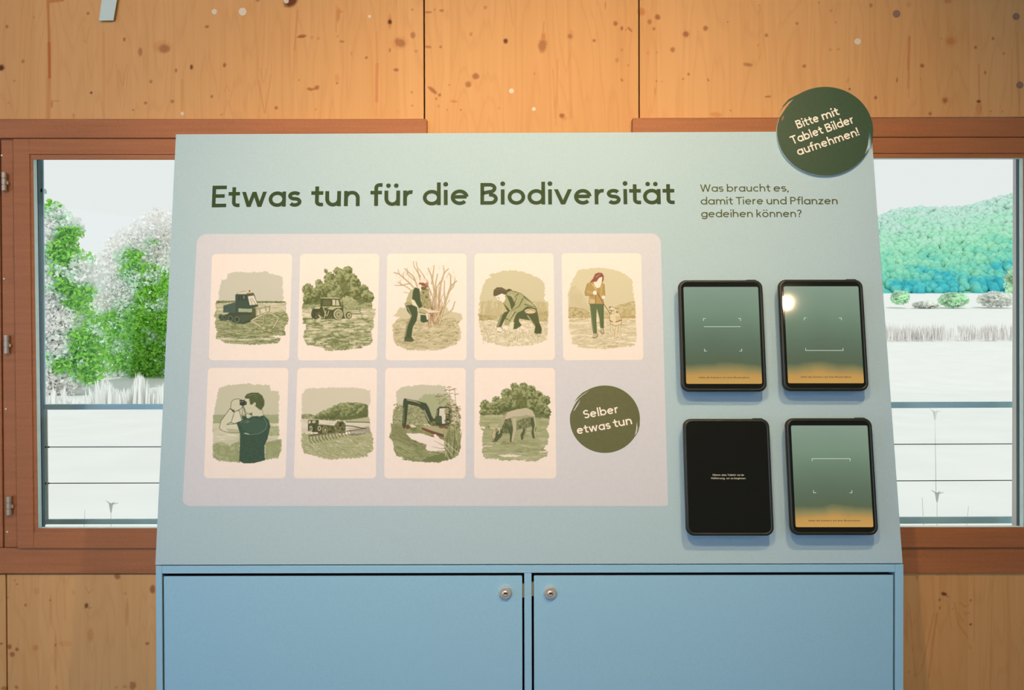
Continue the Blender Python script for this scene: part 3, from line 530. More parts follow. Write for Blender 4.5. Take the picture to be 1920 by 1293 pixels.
def pic_binoculars(p):
    p.poly([(225, 265), (340, 232), (540, 215), (600, 228), (760, 232), (770, 290), (855, 305), (862, 380), (858, 480), (855, 640), (860, 700), (862, 760), (800, 770), (862, 800), (888, 830), (885, 920), (860, 940), (855, 1000), (720, 1020), (440, 1050), (230, 1030), (170, 1000), (160, 900), (170, 790), (165, 640), (170, 560), (190, 440), (215, 330)], (202, 199, 168), 1, 9)
    p.poly([(166, 545), (855, 545), (855, 635), (166, 630)], (166, 172, 128), 1, 4); p.line([(160, 630), (300, 632)], 4, (120, 128, 84)); p.line([(750, 560), (852, 558)], 5, (190, 190, 152), .8)
    p.tex([(160, 636), (855, 640), (860, 790), (165, 830)], [(226, 220, 192), (210, 206, 174), (198, 196, 160)], 120, 26, 6); p.tex([(740, 670), (860, 665), (862, 765), (745, 770)], [(164, 170, 124), (182, 186, 142)], 50, 20, 6)
    p.tex([(165, 850), (250, 830), (330, 870), (440, 820), (450, 1050), (230, 1030), (165, 1000)], [(168, 174, 126), (156, 162, 112), (178, 182, 136)], 60, 50, 12); p.tex([(720, 840), (885, 800), (885, 920), (850, 1000), (715, 1018)], [(168, 174, 126), (156, 162, 112)], 60, 50, 9)
    sk, ln = (204, 203, 172), (92, 96, 62)
    def sh(pts, col=sk, w=5): p.poly(pts, col); p.line(pts+[pts[0]], w, ln)
    sh([(560, 520), (680, 480), (700, 560), (640, 590), (520, 580), (500, 545)], sk, 3)
    sh([(375, 520), (440, 500), (470, 610), (390, 640), (345, 625), (380, 560)], (214, 211, 180))
    sh([(345, 480), (390, 515), (360, 620), (310, 650), (420, 640), (450, 735), (350, 740), (260, 715), (230, 685), (250, 610)], (212, 209, 178))
    p.poly([(320, 655), (420, 645), (440, 725), (330, 730), (260, 710)], (214, 211, 180)); p.poly([(300, 690), (440, 700), (445, 730), (340, 738)], (176, 178, 134), .7)
    sh([(350, 480), (358, 410), (385, 385), (430, 378), (470, 390), (480, 440), (465, 480), (400, 515)], (206, 204, 172)); p.line([(350, 485), (392, 515)], 10, ln); p.poly([(360, 490), (392, 496), (385, 520), (365, 512)], (84, 92, 60))
    p.poly([(500, 375), (545, 380), (600, 400), (650, 500), (680, 560), (560, 590), (555, 535), (520, 525), (505, 500), (495, 465), (480, 470), (495, 430)], (206, 204, 172)); p.line([(498, 380), (494, 430), (482, 468), (500, 478), (503, 500), (520, 530), (555, 535)], 4, ln); p.line([(545, 385), (560, 440), (600, 420)], 4, (140, 142, 100)); p.ell(600, 440, 20, 26, (214, 210, 180)); p.line([(592, 425), (606, 440), (596, 460)], 3, ln)
    p.poly([(540, 540), (578, 520), (580, 560)], (112, 118, 78))
    p.poly([(498, 360), (520, 330), (570, 313), (640, 312), (685, 345), (708, 400), (705, 450), (672, 500), (640, 480), (610, 455), (618, 425), (600, 415), (580, 440), (560, 440), (548, 378), (510, 378)], (92, 104, 58)); p.line([(540, 345), (600, 330), (650, 345)], 9, (128, 138, 88), .8, .3); p.line([(600, 350), (680, 400)], 7, (118, 128, 78), .8, .3); p.line([(640, 370), (690, 440)], 5, (70, 80, 42), .8)
    p.poly([(445, 392), (488, 390), (520, 410), (520, 440), (480, 452), (448, 445)], (60, 66, 44)); p.line([(450, 410), (486, 408)], 5, (176, 176, 140)); p.line([(505, 415), (505, 445)], 5, (120, 122, 84))
    p.line([(478, 455), (472, 590)], 5, (110, 114, 78)); p.line([(484, 455), (520, 590)], 6, (60, 72, 52))
    p.poly([(412, 632), (480, 600), (470, 560), (510, 560), (530, 590), (590, 558), (650, 565), (700, 552), (750, 600), (770, 665), (740, 800), (708, 870), (705, 960), (715, 1025), (600, 1055), (490, 1060), (440, 1030), (448, 900), (450, 740)], (66, 92, 68), 1, 1.5)
    p.poly([(450, 640), (500, 600), (600, 580), (700, 600), (725, 650), (700, 730), (560, 745), (470, 700)], (80, 108, 82), .55, 12); p.line([(700, 580), (735, 640), (720, 700), (650, 745), (560, 755), (490, 742)], 9, (116, 140, 112), .8, .8); p.line([(500, 742), (540, 750)], 10, (190, 200, 168)); p.line([(550, 565), (640, 558), (660, 570)], 5, (150, 166, 132)); p.marks((440, 610, 540, 640), 8, 26, 4, (130, 150, 120), 41, .8, -.1)
    p.tex([(448, 800), (700, 790), (712, 1020), (600, 1052), (490, 1055), (442, 1028)], [(62, 86, 60), (72, 98, 70)], 12, 12, 2, .7)

def pic_slurry_tanker(p):
    p.poly([(1100, 560), (1100, 330), (1150, 270), (1400, 258), (1700, 262), (1820, 290), (1828, 400), (1800, 480), (1815, 640), (1100, 640)], (212, 205, 178), 1, 8)
    p.tex([(1090, 600), (1820, 620), (1825, 720), (1100, 740)], [(224, 215, 192), (214, 206, 180), (206, 199, 170)], 140, 20, 6)
    p.tex([(1100, 545), (1170, 535), (1260, 560), (1260, 590), (1100, 592)], [G2, G3, G4], 30, 14, 4)
    p.poly([(1230, 590), (1290, 530), (1400, 480), (1500, 440), (1580, 418), (1690, 420), (1800, 440), (1790, 580), (1560, 605)], (112, 120, 70), 1, 6)
    p.crown([(1270, 565, 35, 30), (1330, 545, 50, 46), (1400, 530, 50, 55), (1460, 500, 50, 58), (1520, 480, 60, 60), (1590, 460, 60, 42), (1560, 530, 60, 58), (1640, 510, 70, 62), (1700, 470, 70, 50), (1740, 520, 60, 50)], (104, 112, 62), (134, 142, 90), (162, 168, 118)); p.poly([(1700, 520), (1790, 460), (1795, 575), (1700, 590)], (104, 110, 58), .8, 10); p.poly([(1390, 570), (1470, 550), (1440, 600), (1390, 600)], (96, 104, 54), .8, 6)
    p.poly([(1560, 605), (1800, 570), (1818, 590), (1815, 628), (1560, 628)], (186, 184, 142), 1, 3); p.line([(1570, 622), (1815, 627)], 8, G1)
    p.tex([(1095, 740), (1500, 750), (1840, 740), (1855, 800), (1848, 930), (1790, 960), (1800, 985), (1700, 1000), (1490, 1010), (1400, 1022), (1240, 980), (1120, 950), (1098, 870)], [(204, 200, 160), G4, G4, (166, 168, 120), (196, 192, 150)], 46, 9, 8, 1., 1., .35)
    p.marks((1110, 770, 1830, 980), 120, 46, 4, (140, 146, 96), 51, .65, .35, .15)
    def tine(x, y, h, b): p.line([(x+b, y-h), (x, y-h*.8), (x+h*.12, y-h*.3), (x+h*.4, y)], 6, (78, 76, 42))
    for i in range(13): tine(1176+i*34, 850-i*7.5, 88-i*3.2, 34)
    for i in range(15): tine(1610+i*14, 768-i*2.3, 58+i*.4, -8)
    p.line([(1172, 765), (1300, 745), (1560, 735)], 8, (84, 82, 46)); p.line([(1560, 660), (1640, 668), (1750, 690), (1780, 690)], 9, (84, 86, 46)); p.line([(1580, 690), (1700, 685)], 6, (160, 158, 114)); p.line([(1590, 720), (1770, 690)], 4, (96, 94, 56))
    p.poly([(1165, 605), (1190, 598), (1280, 600), (1275, 730), (1220, 730), (1165, 715)], (88, 92, 50)); p.poly([(1172, 612), (1195, 606), (1195, 635), (1170, 640)], (206, 200, 166)); p.poly([(1210, 608), (1245, 606), (1245, 632), (1210, 634)], (196, 190, 156)); p.ell(1196, 695, 18, 32, (200, 194, 160)); p.ell(1196, 695, 10, 22, G2); p.ell(1175, 698, 9, 22, (80, 84, 44)); p.poly([(1215, 655), (1245, 655), (1240, 725), (1210, 725)], (76, 80, 40))
    p.poly([(1285, 625), (1300, 598), (1460, 612), (1470, 650), (1440, 665), (1290, 645)], (222, 214, 188)); p.line([(1290, 645), (1440, 664)], 7, (150, 148, 106)); p.line([(1300, 598), (1460, 610)], 5, G2); p.marks((1310, 620, 1430, 645), 9, 18, 4, (180, 176, 136), 53, .7, .2)
    p.poly([(1260, 650), (1440, 665), (1500, 700), (1560, 660), (1550, 740), (1350, 755), (1270, 740)], (88, 90, 48)); p.ell(1345, 705, 30, 40, (150, 146, 100)); p.ell(1348, 706, 20, 30, (84, 86, 46)); p.ell(1348, 706, 12, 18, (170, 166, 120)); p.ell(1285, 690, 18, 26, (196, 190, 150)); p.ell(1285, 690, 10, 15, G1)
    p.line([(1470, 590), (1500, 578), (1530, 590)], 8, (110, 112, 64)); p.tex([(1455, 640), (1480, 615), (1530, 612), (1560, 640), (1565, 700), (1540, 742), (1450, 742), (1440, 670)], [(78, 80, 40), (110, 112, 64), (144, 142, 96), (84, 86, 44)], 13, 15, 4); p.poly([(1495, 632), (1520, 626), (1520, 670), (1497, 675)], (70, 66, 44)); p.line([(1360, 745), (1480, 738)], 6, (168, 168, 122)); p.marks((1290, 670, 1540, 740), 30, 16, 4, (176, 172, 126), 55, .8, .3, 1.)

def pic_excavator(p):
    p.poly([(185, 300), (240, 255), (420, 230), (600, 232), (700, 248), (720, 300), (800, 420), (850, 560), (860, 660), (150, 660), (145, 560), (190, 440)], (202, 199, 172), 1, 9)
    p.poly([(440, 380), (480, 325), (600, 335), (720, 330), (760, 620), (320, 620), (320, 470)], (174, 178, 138), 1, 14)
    p.tex([(150, 500), (200, 440), (330, 450), (480, 490), (540, 640), (150, 650)], [(172, 174, 132), (150, 152, 106), (184, 184, 144), (124, 126, 80)], 18, 15, 8)
    p.marks((150, 440, 520, 640), 90, 22, 4, (126, 120, 76), 61, .7, -.4, .5)
    p.tex([(130, 640), (300, 640), (560, 660), (860, 640), (860, 900), (840, 960), (780, 1010), (630, 1048), (440, 1045), (230, 1020), (280, 1005), (190, 975), (155, 920), (160, 850), (110, 780), (135, 720)], [(162, 166, 118), (150, 155, 106), (136, 142, 90), (156, 160, 112)], 70, 24, 8, 1, 1, .3)
    p.tex([(130, 660), (240, 690), (500, 850), (500, 900), (330, 860), (140, 780)], [(132, 132, 84), (150, 152, 104), (124, 118, 74)], 80, 10, 6, .8, 1, .5); p.marks((160, 860, 500, 960), 16, 80, 4, (190, 190, 146), 63, .6, .3, .2)
    p.poly([(285, 742), (440, 742), (560, 775), (680, 810), (740, 840), (745, 900), (690, 935), (520, 930), (495, 905), (510, 862), (440, 840), (340, 800)], (236, 224, 206), 1, 5)
    p.poly([(500, 1000), (640, 960), (800, 930), (790, 1000), (620, 1045), (440, 1040)], (120, 128, 76), .9, 8)
    rd, dg = (128, 78, 54), (72, 84, 50)
    p.poly([(440, 668), (560, 660), (740, 700), (745, 740), (690, 790), (560, 740), (450, 700)], (176, 172, 130)); p.poly([(450, 675), (560, 715), (692, 755), (690, 788), (560, 745), (455, 700)], rd); p.poly([(600, 730), (690, 760), (690, 785), (600, 750)], (104, 92, 56)); p.poly([(630, 660), (740, 665), (735, 690), (640, 688)], (140, 92, 62)); p.line([(545, 770), (640, 790), (700, 812)], 8, rd)
    p.poly([(575, 755), (600, 750), (650, 800), (590, 785)], (236, 224, 206))
    p.poly([(258, 400), (270, 374), (300, 380), (312, 430), (300, 560), (288, 655), (248, 650), (255, 520)], dg); p.line([(266, 470), (262, 640)], 5, (150, 158, 118)); p.line([(290, 440), (284, 640)], 3, (48, 60, 36))
    p.poly([(270, 374), (300, 378), (400, 400), (500, 425), (528, 470), (560, 560), (600, 620), (560, 665), (525, 640), (470, 500), (420, 460), (300, 435)], dg); p.line([(300, 388), (400, 412), (440, 430)], 8, (206, 200, 168), 1, .5); p.line([(480, 500), (530, 610)], 9, (190, 186, 146)); p.line([(500, 500), (555, 600)], 4, (48, 60, 36)); p.line([(375, 395), (410, 400)], 10, (150, 148, 100))
    p.poly([(245, 640), (280, 628), (290, 660), (275, 700), (255, 680)], (84, 84, 52)); p.poly([(285, 655), (320, 650), (335, 690), (290, 700)], rd); p.poly([(318, 650), (360, 645), (405, 680), (400, 705), (370, 725), (330, 700)], (124, 130, 84)); p.poly([(320, 650), (360, 646), (400, 676), (350, 682)], (220, 212, 184))
    p.poly([(600, 570), (612, 490), (640, 462), (760, 462), (770, 520), (765, 640), (700, 665), (580, 660), (570, 610)], dg); p.poly([(642, 480), (702, 476), (706, 640), (668, 640), (664, 560), (636, 555)], (216, 210, 186)); p.line([(618, 500), (610, 560)], 7, (170, 170, 132)); p.poly([(600, 560), (662, 558), (662, 640), (600, 625)], (84, 96, 58)); p.line([(725, 480), (728, 630)], 10, (60, 74, 44)); p.tex([(530, 620), (600, 610), (600, 665), (560, 665)], [(96, 96, 56), (140, 134, 86)], 12, 12, 3)
    R = random.Random(66)
    for _ in range(150):
        x = R.uniform(700, 860); y = R.uniform(430, 700); a = R.uniform(0, 6.28); p.ell(x, y, R.uniform(8, 15), R.uniform(5, 9), R.choice([(150, 144, 98), (118, 112, 66), (176, 166, 122), (96, 96, 52), (198, 188, 148)]), .9, 3)
    for q in [[(830, 660), (815, 480), (800, 270)], [(760, 560), (745, 400), (745, 255)], [(650, 460), (640, 400), (610, 330)], [(860, 640), (845, 560), (840, 480)], [(180, 560), (200, 470)], [(150, 600), (160, 540)]]: p.line(q, 5, (150, 142, 100))
    for x, y in [(745, 252), (720, 285), (775, 282), (800, 272), (715, 330), (770, 322), (825, 328), (745, 350), (640, 325), (620, 350), (655, 350), (700, 380), (760, 385), (790, 400), (630, 385), (680, 400), (740, 420), (800, 440), (655, 420), (780, 470), (180, 438), (205, 465), (845, 480), (830, 495)]:
        p.line([(x-22, y+8), (x, y-3), (x+20, y+4)], 9, R.choice([(150, 140, 96), (128, 120, 74), (172, 160, 116)]), .95, .5)
    for _ in range(46):
        x = R.uniform(690, 850); y = R.uniform(880, 1000); h = R.uniform(140, 300); l = R.uniform(-50, 60); p.line([(x, y), (x+l*.3, y-h*.5), (x+l, y-h)], 7, R.choice([(104, 108, 62), (134, 138, 90), (166, 166, 122), (190, 186, 146)]), .95, .3)
    for q in [[(740, 900), (640, 850), (585, 820)], [(730, 905), (640, 900), (560, 880)], [(700, 930), (640, 925), (600, 935)], [(745, 880), (690, 820), (660, 790)]]: p.line(q, 8, (158, 154, 108), 1, .3)
    for q in [[(780, 990), (720, 900), (640, 820)], [(740, 1010), (700, 930)], [(830, 940), (740, 870), (690, 830)]]: p.line(q, 5, (220, 210, 180))

def pic_cow(p):
    D = 8
    p.poly([(1080, 560), (1100, 480), (1300, 400), (1800, 480), (1800, 600), (1080, 590)], G2, 1, 6)
    p.crown([(1120, 450, 52, 62), (1100, 520, 40, 40), (1190, 480, 60, 62), (1240, 390, 42, 42), (1270, 460, 70, 70), (1350, 330, 62, 62), (1350, 430, 90, 90), (1430, 250, 44, 40), (1470, 340, 90, 80), (1525, 260, 50, 54), (1600, 300, 60, 62), (1560, 380, 90, 80), (1480, 450, 80, 60), (1670, 360, 62, 70), (1640, 440, 80, 70), (1740, 400, 66, 62), (1720, 480, 70, 62), (1780, 520, 36, 50), (1200, 520, 100, 30)], (98, 106, 56), (132, 140, 88), (166, 170, 122))
    p.poly([(1440, 350), (1500, 310), (1560, 400), (1560, 460), (1450, 450)], (108, 116, 64), .7, 14)
    p.tex([(1070, 555), (1200, 545), (1560, 560), (1800, 590), (1795, 650), (1770, 700), (1795, 740), (1780, 860), (1740, 900), (1780, 930), (1775, 980), (1700, 1010), (1650, 1035), (1540, 1036), (1560, 1022), (1300, 1030), (1260, 1015), (1130, 1010), (1095, 980), (1090, 800), (1105, 720), (1070, 690), (1060, 620)], [(190, 188, 148), (172, 174, 130), (172, 174, 130), (160, 164, 116)], 100, 18, 8)
    p.marks((1090, 570, 1780, 960), 75, 46, 4, (138, 144, 96), 71, .7, 0, .12); p.marks((1440, 890, 1770, 950), 26, 40, 5, (124, 130, 80), 72, .7, 0, .2)
    p.poly([(1250, 970), (1400, 965), (1520, 975), (1440, 990), (1330, 995)], (238, 226, 200), .95, 4); p.poly([(1100, 870), (1200, 872), (1190, 882), (1100, 882)], (230, 220, 190), .9, 3); p.poly([(1690, 930), (1780, 925), (1770, 940), (1700, 945)], (234, 222, 196), .9, 3); p.poly([(1070, 668), (1120, 672), (1115, 695), (1075, 690)], (240, 228, 204), .9, 3)
    dk, md, li = (94, 104, 62), (158, 158, 116), (192, 186, 150)
    def leg(pts, w, c): p.line(pts, w, c, 1, .5)
    leg([(1530, 660), (1540, 720), (1510, 760), (1512, 800)], 46, dk); leg([(1560, 650), (1550, 720), (1535, 790)], 24, md)
    p.poly([(1350, 520), (1440, 492), (1560, 472), (1620, 500), (1650, 560), (1655, 640), (1600, 665), (1530, 690), (1450, 705), (1400, 740), (1330, 740), (1270, 760), (1250, 690), (1290, 590)], (170, 168, 128), 1, 2)
    p.poly([(1360, 520), (1440, 496), (1560, 476), (1620, 506), (1645, 560), (1560, 550), (1480, 560), (1400, 570), (1330, 600)], (198, 190, 158), 1, 6)
    p.tex([(1330, 600), (1390, 580), (1420, 700), (1390, 740), (1310, 745), (1290, 700)], [dk, (108, 116, 72), (140, 142, 98)], 14, 34, 5)
    p.tex([(1450, 620), (1530, 580), (1600, 570), (1650, 620), (1640, 670), (1560, 680), (1450, 705)], [(108, 116, 72), (140, 142, 98), dk], 12, 40, 6)
    leg([(1620, 600), (1640, 690), (1625, 740), (1635, 785)], 50, dk); leg([(1640, 580), (1652, 650), (1640, 720), (1648, 780)], 16, li)
    leg([(1385, 690), (1405, 760), (1395, 820)], 56, dk); leg([(1430, 600), (1435, 690), (1420, 760), (1408, 820)], 38, li)
    p.marks((1290, 520, 1600, 650), 70, 26, 3, (206, 198, 166), 75, .6, 1.4, .3)
    p.poly([(1200, 720), (1225, 690), (1270, 690), (1310, 710), (1300, 760), (1250, 830), (1210, 835), (1190, 780)], (150, 150, 104), 1, 2); p.poly([(1240, 730), (1310, 700), (1300, 770), (1240, 830), (1215, 820)], dk, 1, 3); p.poly([(1205, 720), (1228, 700), (1235, 760), (1215, 800), (1195, 780)], (200, 188, 146), .9, 3)
    p.line([(1225, 700), (1180, 685), (1155, 665)], 8, (224, 214, 184)); p.line([(1170, 680), (1150, 662)], 6, (70, 66, 44)); p.line([(1270, 690), (1275, 735), (1262, 745)], 7, (232, 222, 194)); p.poly([(1250, 690), (1280, 680), (1270, 710)], (220, 210, 178)); p.ell(1235, 755, 5, 7, (50, 50, 30)); p.line([(1195, 825), (1225, 832)], 8, (70, 74, 44))
    p.marks((1200, 830, 1450, 860), 20, 24, 4, (130, 110, 70), 76, .7, -.3, .6); p.marks((1370, 840, 1420, 855), 6, 16, 4, (176, 110, 74), 77, .8, -.6)

# picture, crop origin in the photograph, label, lit card corners TL TR BR BL
CARDS = [
 (pic_tracked_mulcher, (380, 460), [(397.5, 476), (548, 475.5), (542, 675.5), (391.5, 675)], (105, 260, 915, 1055), 'picture card of a tracked machine with a mulching arm on a field'),
 (pic_tractor, (380, 460), [(563, 476), (711.5, 475.5), (707, 675), (558, 675.5)], (1035, 205, 1830, 1120), 'picture card of a tractor in front of tall trees'),
 (pic_chainsaw, (710, 460), [(726, 475.5), (874.6, 475), (874.8, 675), (723, 675.5)], (125, 150, 895, 1120), 'picture card of a helmeted person sawing a bare bush'),
 (pic_kneeling, (710, 460), [(889.7, 475), (1037.8, 474.5), (1040.6, 674.5), (889.4, 675)], (1035, 250, 1805, 1075), 'picture card of a person kneeling and reaching into the grass'),
 (pic_dog_walk, (1040, 460), [(1052.8, 474.5), (1202, 474.5), (1206.4, 674.5), (1056, 675)], (130, 225, 870, 1100), 'picture card of a long haired walker with a pale dog on a lead'),
 (pic_binoculars, (370, 680), [(390, 689.5), (541, 689.5), (535.5, 896.5), (382.5, 896)], (150, 205, 900, 1070), 'picture card of a person looking through binoculars'),
 (pic_slurry_tanker, (370, 680), [(557.7, 689.5), (707, 689.5), (705, 896.5), (550.6, 896.5)], (1080, 245, 1865, 1030), 'picture card of a tanker trailing a wide row of tines'),
 (pic_excavator, (710, 680), [(722.5, 689.5), (873.3, 689.5), (873, 896.5), (720.3, 896.5)], (100, 215, 880, 1060), 'picture card of an excavator beside a pond'),
 (pic_cow, (710, 680), [(889.7, 689.5), (1040.6, 689.5), (1043, 896.5), (889, 896.5)], (1045, 190, 1825, 1045), 'picture card of a grazing cow before dense trees'),
]

# ================================================================ room shell
st = dict(kind='structure')
build('floor', *box(-4.2, 4.2, -6.2, WY+.05, -.1, 0), M_floor, **st)
build('ceiling', *box(-4.2, 4.2, -6.2, WY+.3, 3.1, 3.2), M_ceil, **st)
build('wall_right', *box(4.0, 4.2, -6.2, WY+.05, 0, 3.1), M_wall, **st)
def wall_open(name, axis, c0, c1, a0, a1, o0, o1, z0, z1):   # wall with one window opening
    R = [(a0, o0, 0, 3.1), (o1, a1, 0, 3.1), (o0, o1, 0, z0), (o0, o1, z1, 3.1)]
    P = [box(c0, c1, p, q, r, s) if axis == 'x' else box(p, q, c0, c1, r, s) for p, q, r, s in R]
    return build(name, *join(P), M_wall, **st)
wall_open('wall_left', 'x', -4.2, -4.0, -6.2, WY+.05, -4.1, -1.1, .8, 2.6)
wall_open('wall_rear', 'y', -6.2, -6.0, -4.0, 4.0, -3.2, .8, .8, 2.6)

# ---- the timber window wall: dark core, spruce panels in front
xw = lambda px: WA.px(px, 640)[0]
zw = lambda py: WA.px(960, py)[1]
L0, L1, R0, R1 = xw(-62), xw(800), xw(1186), xw(1986)       # openings left / right
ZT, ZB = zw(222), zw(1075)
core = [box(-4.2, L0, WY+.03, WY+.16, 0, 3.1), box(L1, R0, WY+.03, WY+.16, 0, 3.1), box(R1, 4.2, WY+.03, WY+.16, 0, 3.1),
        box(L0, L1, WY+.03, WY+.16, 0, ZB), box(L0, L1, WY+.03, WY+.16, ZT, 3.1), box(R0, R1, WY+.03, WY+.16, 0, ZB), box(R0, R1, WY+.03, WY+.16, ZT, 3.1)]
wall = build('wall_back', *join(core), M_dark, **st)
build('wall_back_bounce_skin', *join([([(a, b+.131 if b < WY+.1 else b+.03, c) for a, b, c in v], f) for v, f in core]), mat('pale_bounce_skin', (.72, .70, .66), .8, var=.05), **st)  # unseen outer skin, added pale to bounce daylight onto the guard rails

KN = []   # knots and resin streaks of the spruce: x, y, rx, ry, darkness, angle (photograph pixels)
for q in """165 25 3 3 .6 0|13 50 2.5 3 .6 0|208 43 0 0 0 0|43 115 3 3.5 .5 0|2 127 6 6 .9 0|308 91 11 8 .55 0|304 88 17 12 .2 0|263 97 4 8 .5 0|359 126 3 5 .8 0|330 132 2.5 4 .55 0|171 174 2.5 2.5 .9 0|283 153 3 3.5 .5 0|273 193 3 3 .55 0|323 190 4 3.5 .5 0|388 50 3.5 3 .6 0|233 74 2.5 4 .6 0|27 152 2 2 .5 0|97 195 2.5 8 .45 0|104 189 9 1.6 .25 0|64 33 2 2 .35 0|16 193 2 2 .4 0|397 181 2.5 3 .6 0|250 206 1.2 2 .7 0|138 217 2 5 .4 0
545 3 14 9 .85 -.5|634 28 4 14 .4 .1|636 22 6 3 .4 0|566 68 9 3 .7 -.15|585 70 3 2.5 .3 0|597 72 3 2.5 .35 0|731 41 4 5 .95 0|731 40 4 14 .35 0|750 80 11 8 .55 .4|750 80 15 12 .22 0|774 66 5 6 .5 0|641 78 5 2 .5 .1|731 94 2 4 .5 0|780 96 3 3 .4 0|687 108 2.5 2.5 .6 0|743 131 5 3 .6 0|421 122 3 4 .7 0|581 167 6 3 .6 .2|594 164 5 4 .6 -.4|588 167 8 2 .5 0|632 147 5 9 .2 0|632 156 2.5 2 .5 0|772 173 2.5 3 .45 0|518 202 3 3 .65 0|633 68 2 2 .4 0|561 150 1.5 1.5 .5 0|415 215 1.5 1.5 .6 0|773 198 1.5 1.5 .6 0|746 209 1.5 1.5 .4 0|483 1 4 2 .5 0|773 18 1.5 1.5 .7 0|659 100 1.5 5 .3 0|592 205 1.5 1.5 .4 0
803 23 7 2 .5 0|828 20 4 2.2 .55 0|815 18 1.5 1.5 .5 0|910 14 3.5 3.5 .45 0|883 64 3 4 .45 0|948 77 4.2 4.8 .85 0|1017 85 8 13 .55 .15|1019 70 4 9 .45 0|1069 68 5 5 .55 0|1069 66 7 12 .2 0|1114 76 3 3 .6 0|803 88 6 2.5 .5 .1|826 88 2.5 2.5 .5 0|892 143 6.5 6 .6 0|878 158 6 6 .55 0|811 169 11 3.5 .6 .7|824 178 3 3 .6 0|818 185 2 2 .5 0|851 190 7 2.5 .4 .1|1154 44 4 4.5 .6 0|1166 53 2.5 4 .65 0|1181 55 6 2 .6 .8|1174 56 1.5 1.5 .5 0|1157 113 3.5 4 .4 0|1166 94 2.5 3 .35 0|1166 150 2 3.5 .5 -.5|1178 122 2.5 2.5 .35 0|1054 217 5 4.5 .65 0|1058 222 5 4 .25 0|1202 22 8 7 .45 .3|1233 32 5 5.5 .65 -.5|1218 41 4 5 .5 0|1226 54 3 3 .55 0|822 199 2 3 .4 0|864 206 1.5 1.5 .6 0|838 206 1.2 1.2 .6 0|1135 10 1.5 8 .4 0|1215 99 2 2 .35 0|1232 98 2 2 .35 0|1231 152 1.5 1.5 .6 0|1241 153 1.2 1.2 .6 0|1002 138 1.5 1.5 .5 0|1228 170 1.5 8 .3 0|842 159 1.5 1.5 .5 0|936 203 1.5 3 .3 0
1286 64 5.5 5.5 .65 0|1286 64 8 8 .22 0|1323 53 4.5 5 .6 .4|1261 93 4.5 5 .55 0|1402 121 9 3.5 .5 .15|1440 181 6 2.2 .55 -.1|1291 139 2.5 2.5 .55 0|1281 148 2 2 .5 0|1328 150 1.5 3.5 .6 -.6|1342 215 11 5 .3 .1|1437 66 3.5 3.5 .5 0|1494 44 3 3 .5 0|1422 85 2 2.5 .4 0|1364 41 1.5 1.2 .7 0|1557 93 3 2.5 .35 0|1572 92 3 2.5 .35 0|1558 20 3 2.5 .4 0|1567 42 2 2 .4 0|1508 124 3.5 3.5 .55 0|1593 167 2 2 1 0|1370 207 1.5 1.5 .6 0|1423 10 2 1.5 .4 0
1633 10 3 4 .5 0|1783 77 9 7 .45 0|1783 77 13 11 .18 0|1729 123 4 3.5 .65 .5|1772 188 5 5 .6 0|1772 188 8 8 .22 0|1835 190 4 3 .8 0|1835 203 6 14 .35 0|1833 214 6 8 .2 0|1744 213 3 3.5 .55 0|1862 72 2.8 3 .55 0|1829 89 2.8 3 .55 0|1847 136 2 4 .55 0|1642 183 2.8 3.5 .7 0|1682 150 2 5 .5 0|1777 2 7 4 .4 0|1882 100 2 2.5 .5 0|1704 8 5 6 .22 0|1536 5 1.5 1.5 .6 0|1858 209 1.3 1.3 .6 0|1879 209 1.3 1.3 .6 0|1766 72 1.2 1.2 .5 0|1726 149 1.5 1 .5 0|1590 150 2 6 .25 .3
162 1135 3.5 5 .75 .2|168 1139 4 2 .35 0|286 1104 5 8 .65 0|220 1080 6 5 .6 .5|48 1134 2.8 3 .5 0|94 1125 2 2 .65 0|18 1212 4 4.5 .65 0|32 1217 3.5 3.5 .65 0|23 1226 4.5 5 .6 -.3|2 1206 4 2 .6 0|276 1206 4 3 .6 0|249 1285 6 8 .55 .3|246 1280 3 3 .5 0|234 1287 4 3 .4 0|67 1214 5 6 .35 0|31 1288 4 3 .5 .5|28 1088 2 2 .35 0|32 1095 2 2 .5 0|104 1209 2 3 .6 0|68 1108 6 7 .2 0|138 1110 4 5 .2 0|170 1190 6 13 .30 0|122 1206 14 6 .16 0|104 1225 3 40 .25 0|238 1148 3 24 .30 0|95 1140 3 30 .22 0|15 1120 1.5 1.5 .6 0|8 1290 6 4 .5 0|235 1112 3 3 .3 0|106 1288 3 4 .35 0|218 1288 3 3 .3 0
1770 1113 6 3.5 .8 .3|1776 1117 5 1.6 .4 .8|1762 1124 2.5 3 .5 0|1762 1139 1.8 3 .5 0|1820 1125 2 2.5 .5 0|1820 1170 2.8 2 .75 -.5|1719 1083 2 4 .4 0|1758 1077 1.5 1.5 .5 0|1704 1259 2.5 2.5 .35 0|1786 1141 1.5 1.5 .4 0|1818 1212 1.5 5 .3 -.3|1700 1170 3 36 .18 0""".replace('\n', '|').split('|'):
    KN.append([float(t) for t in q.split()])
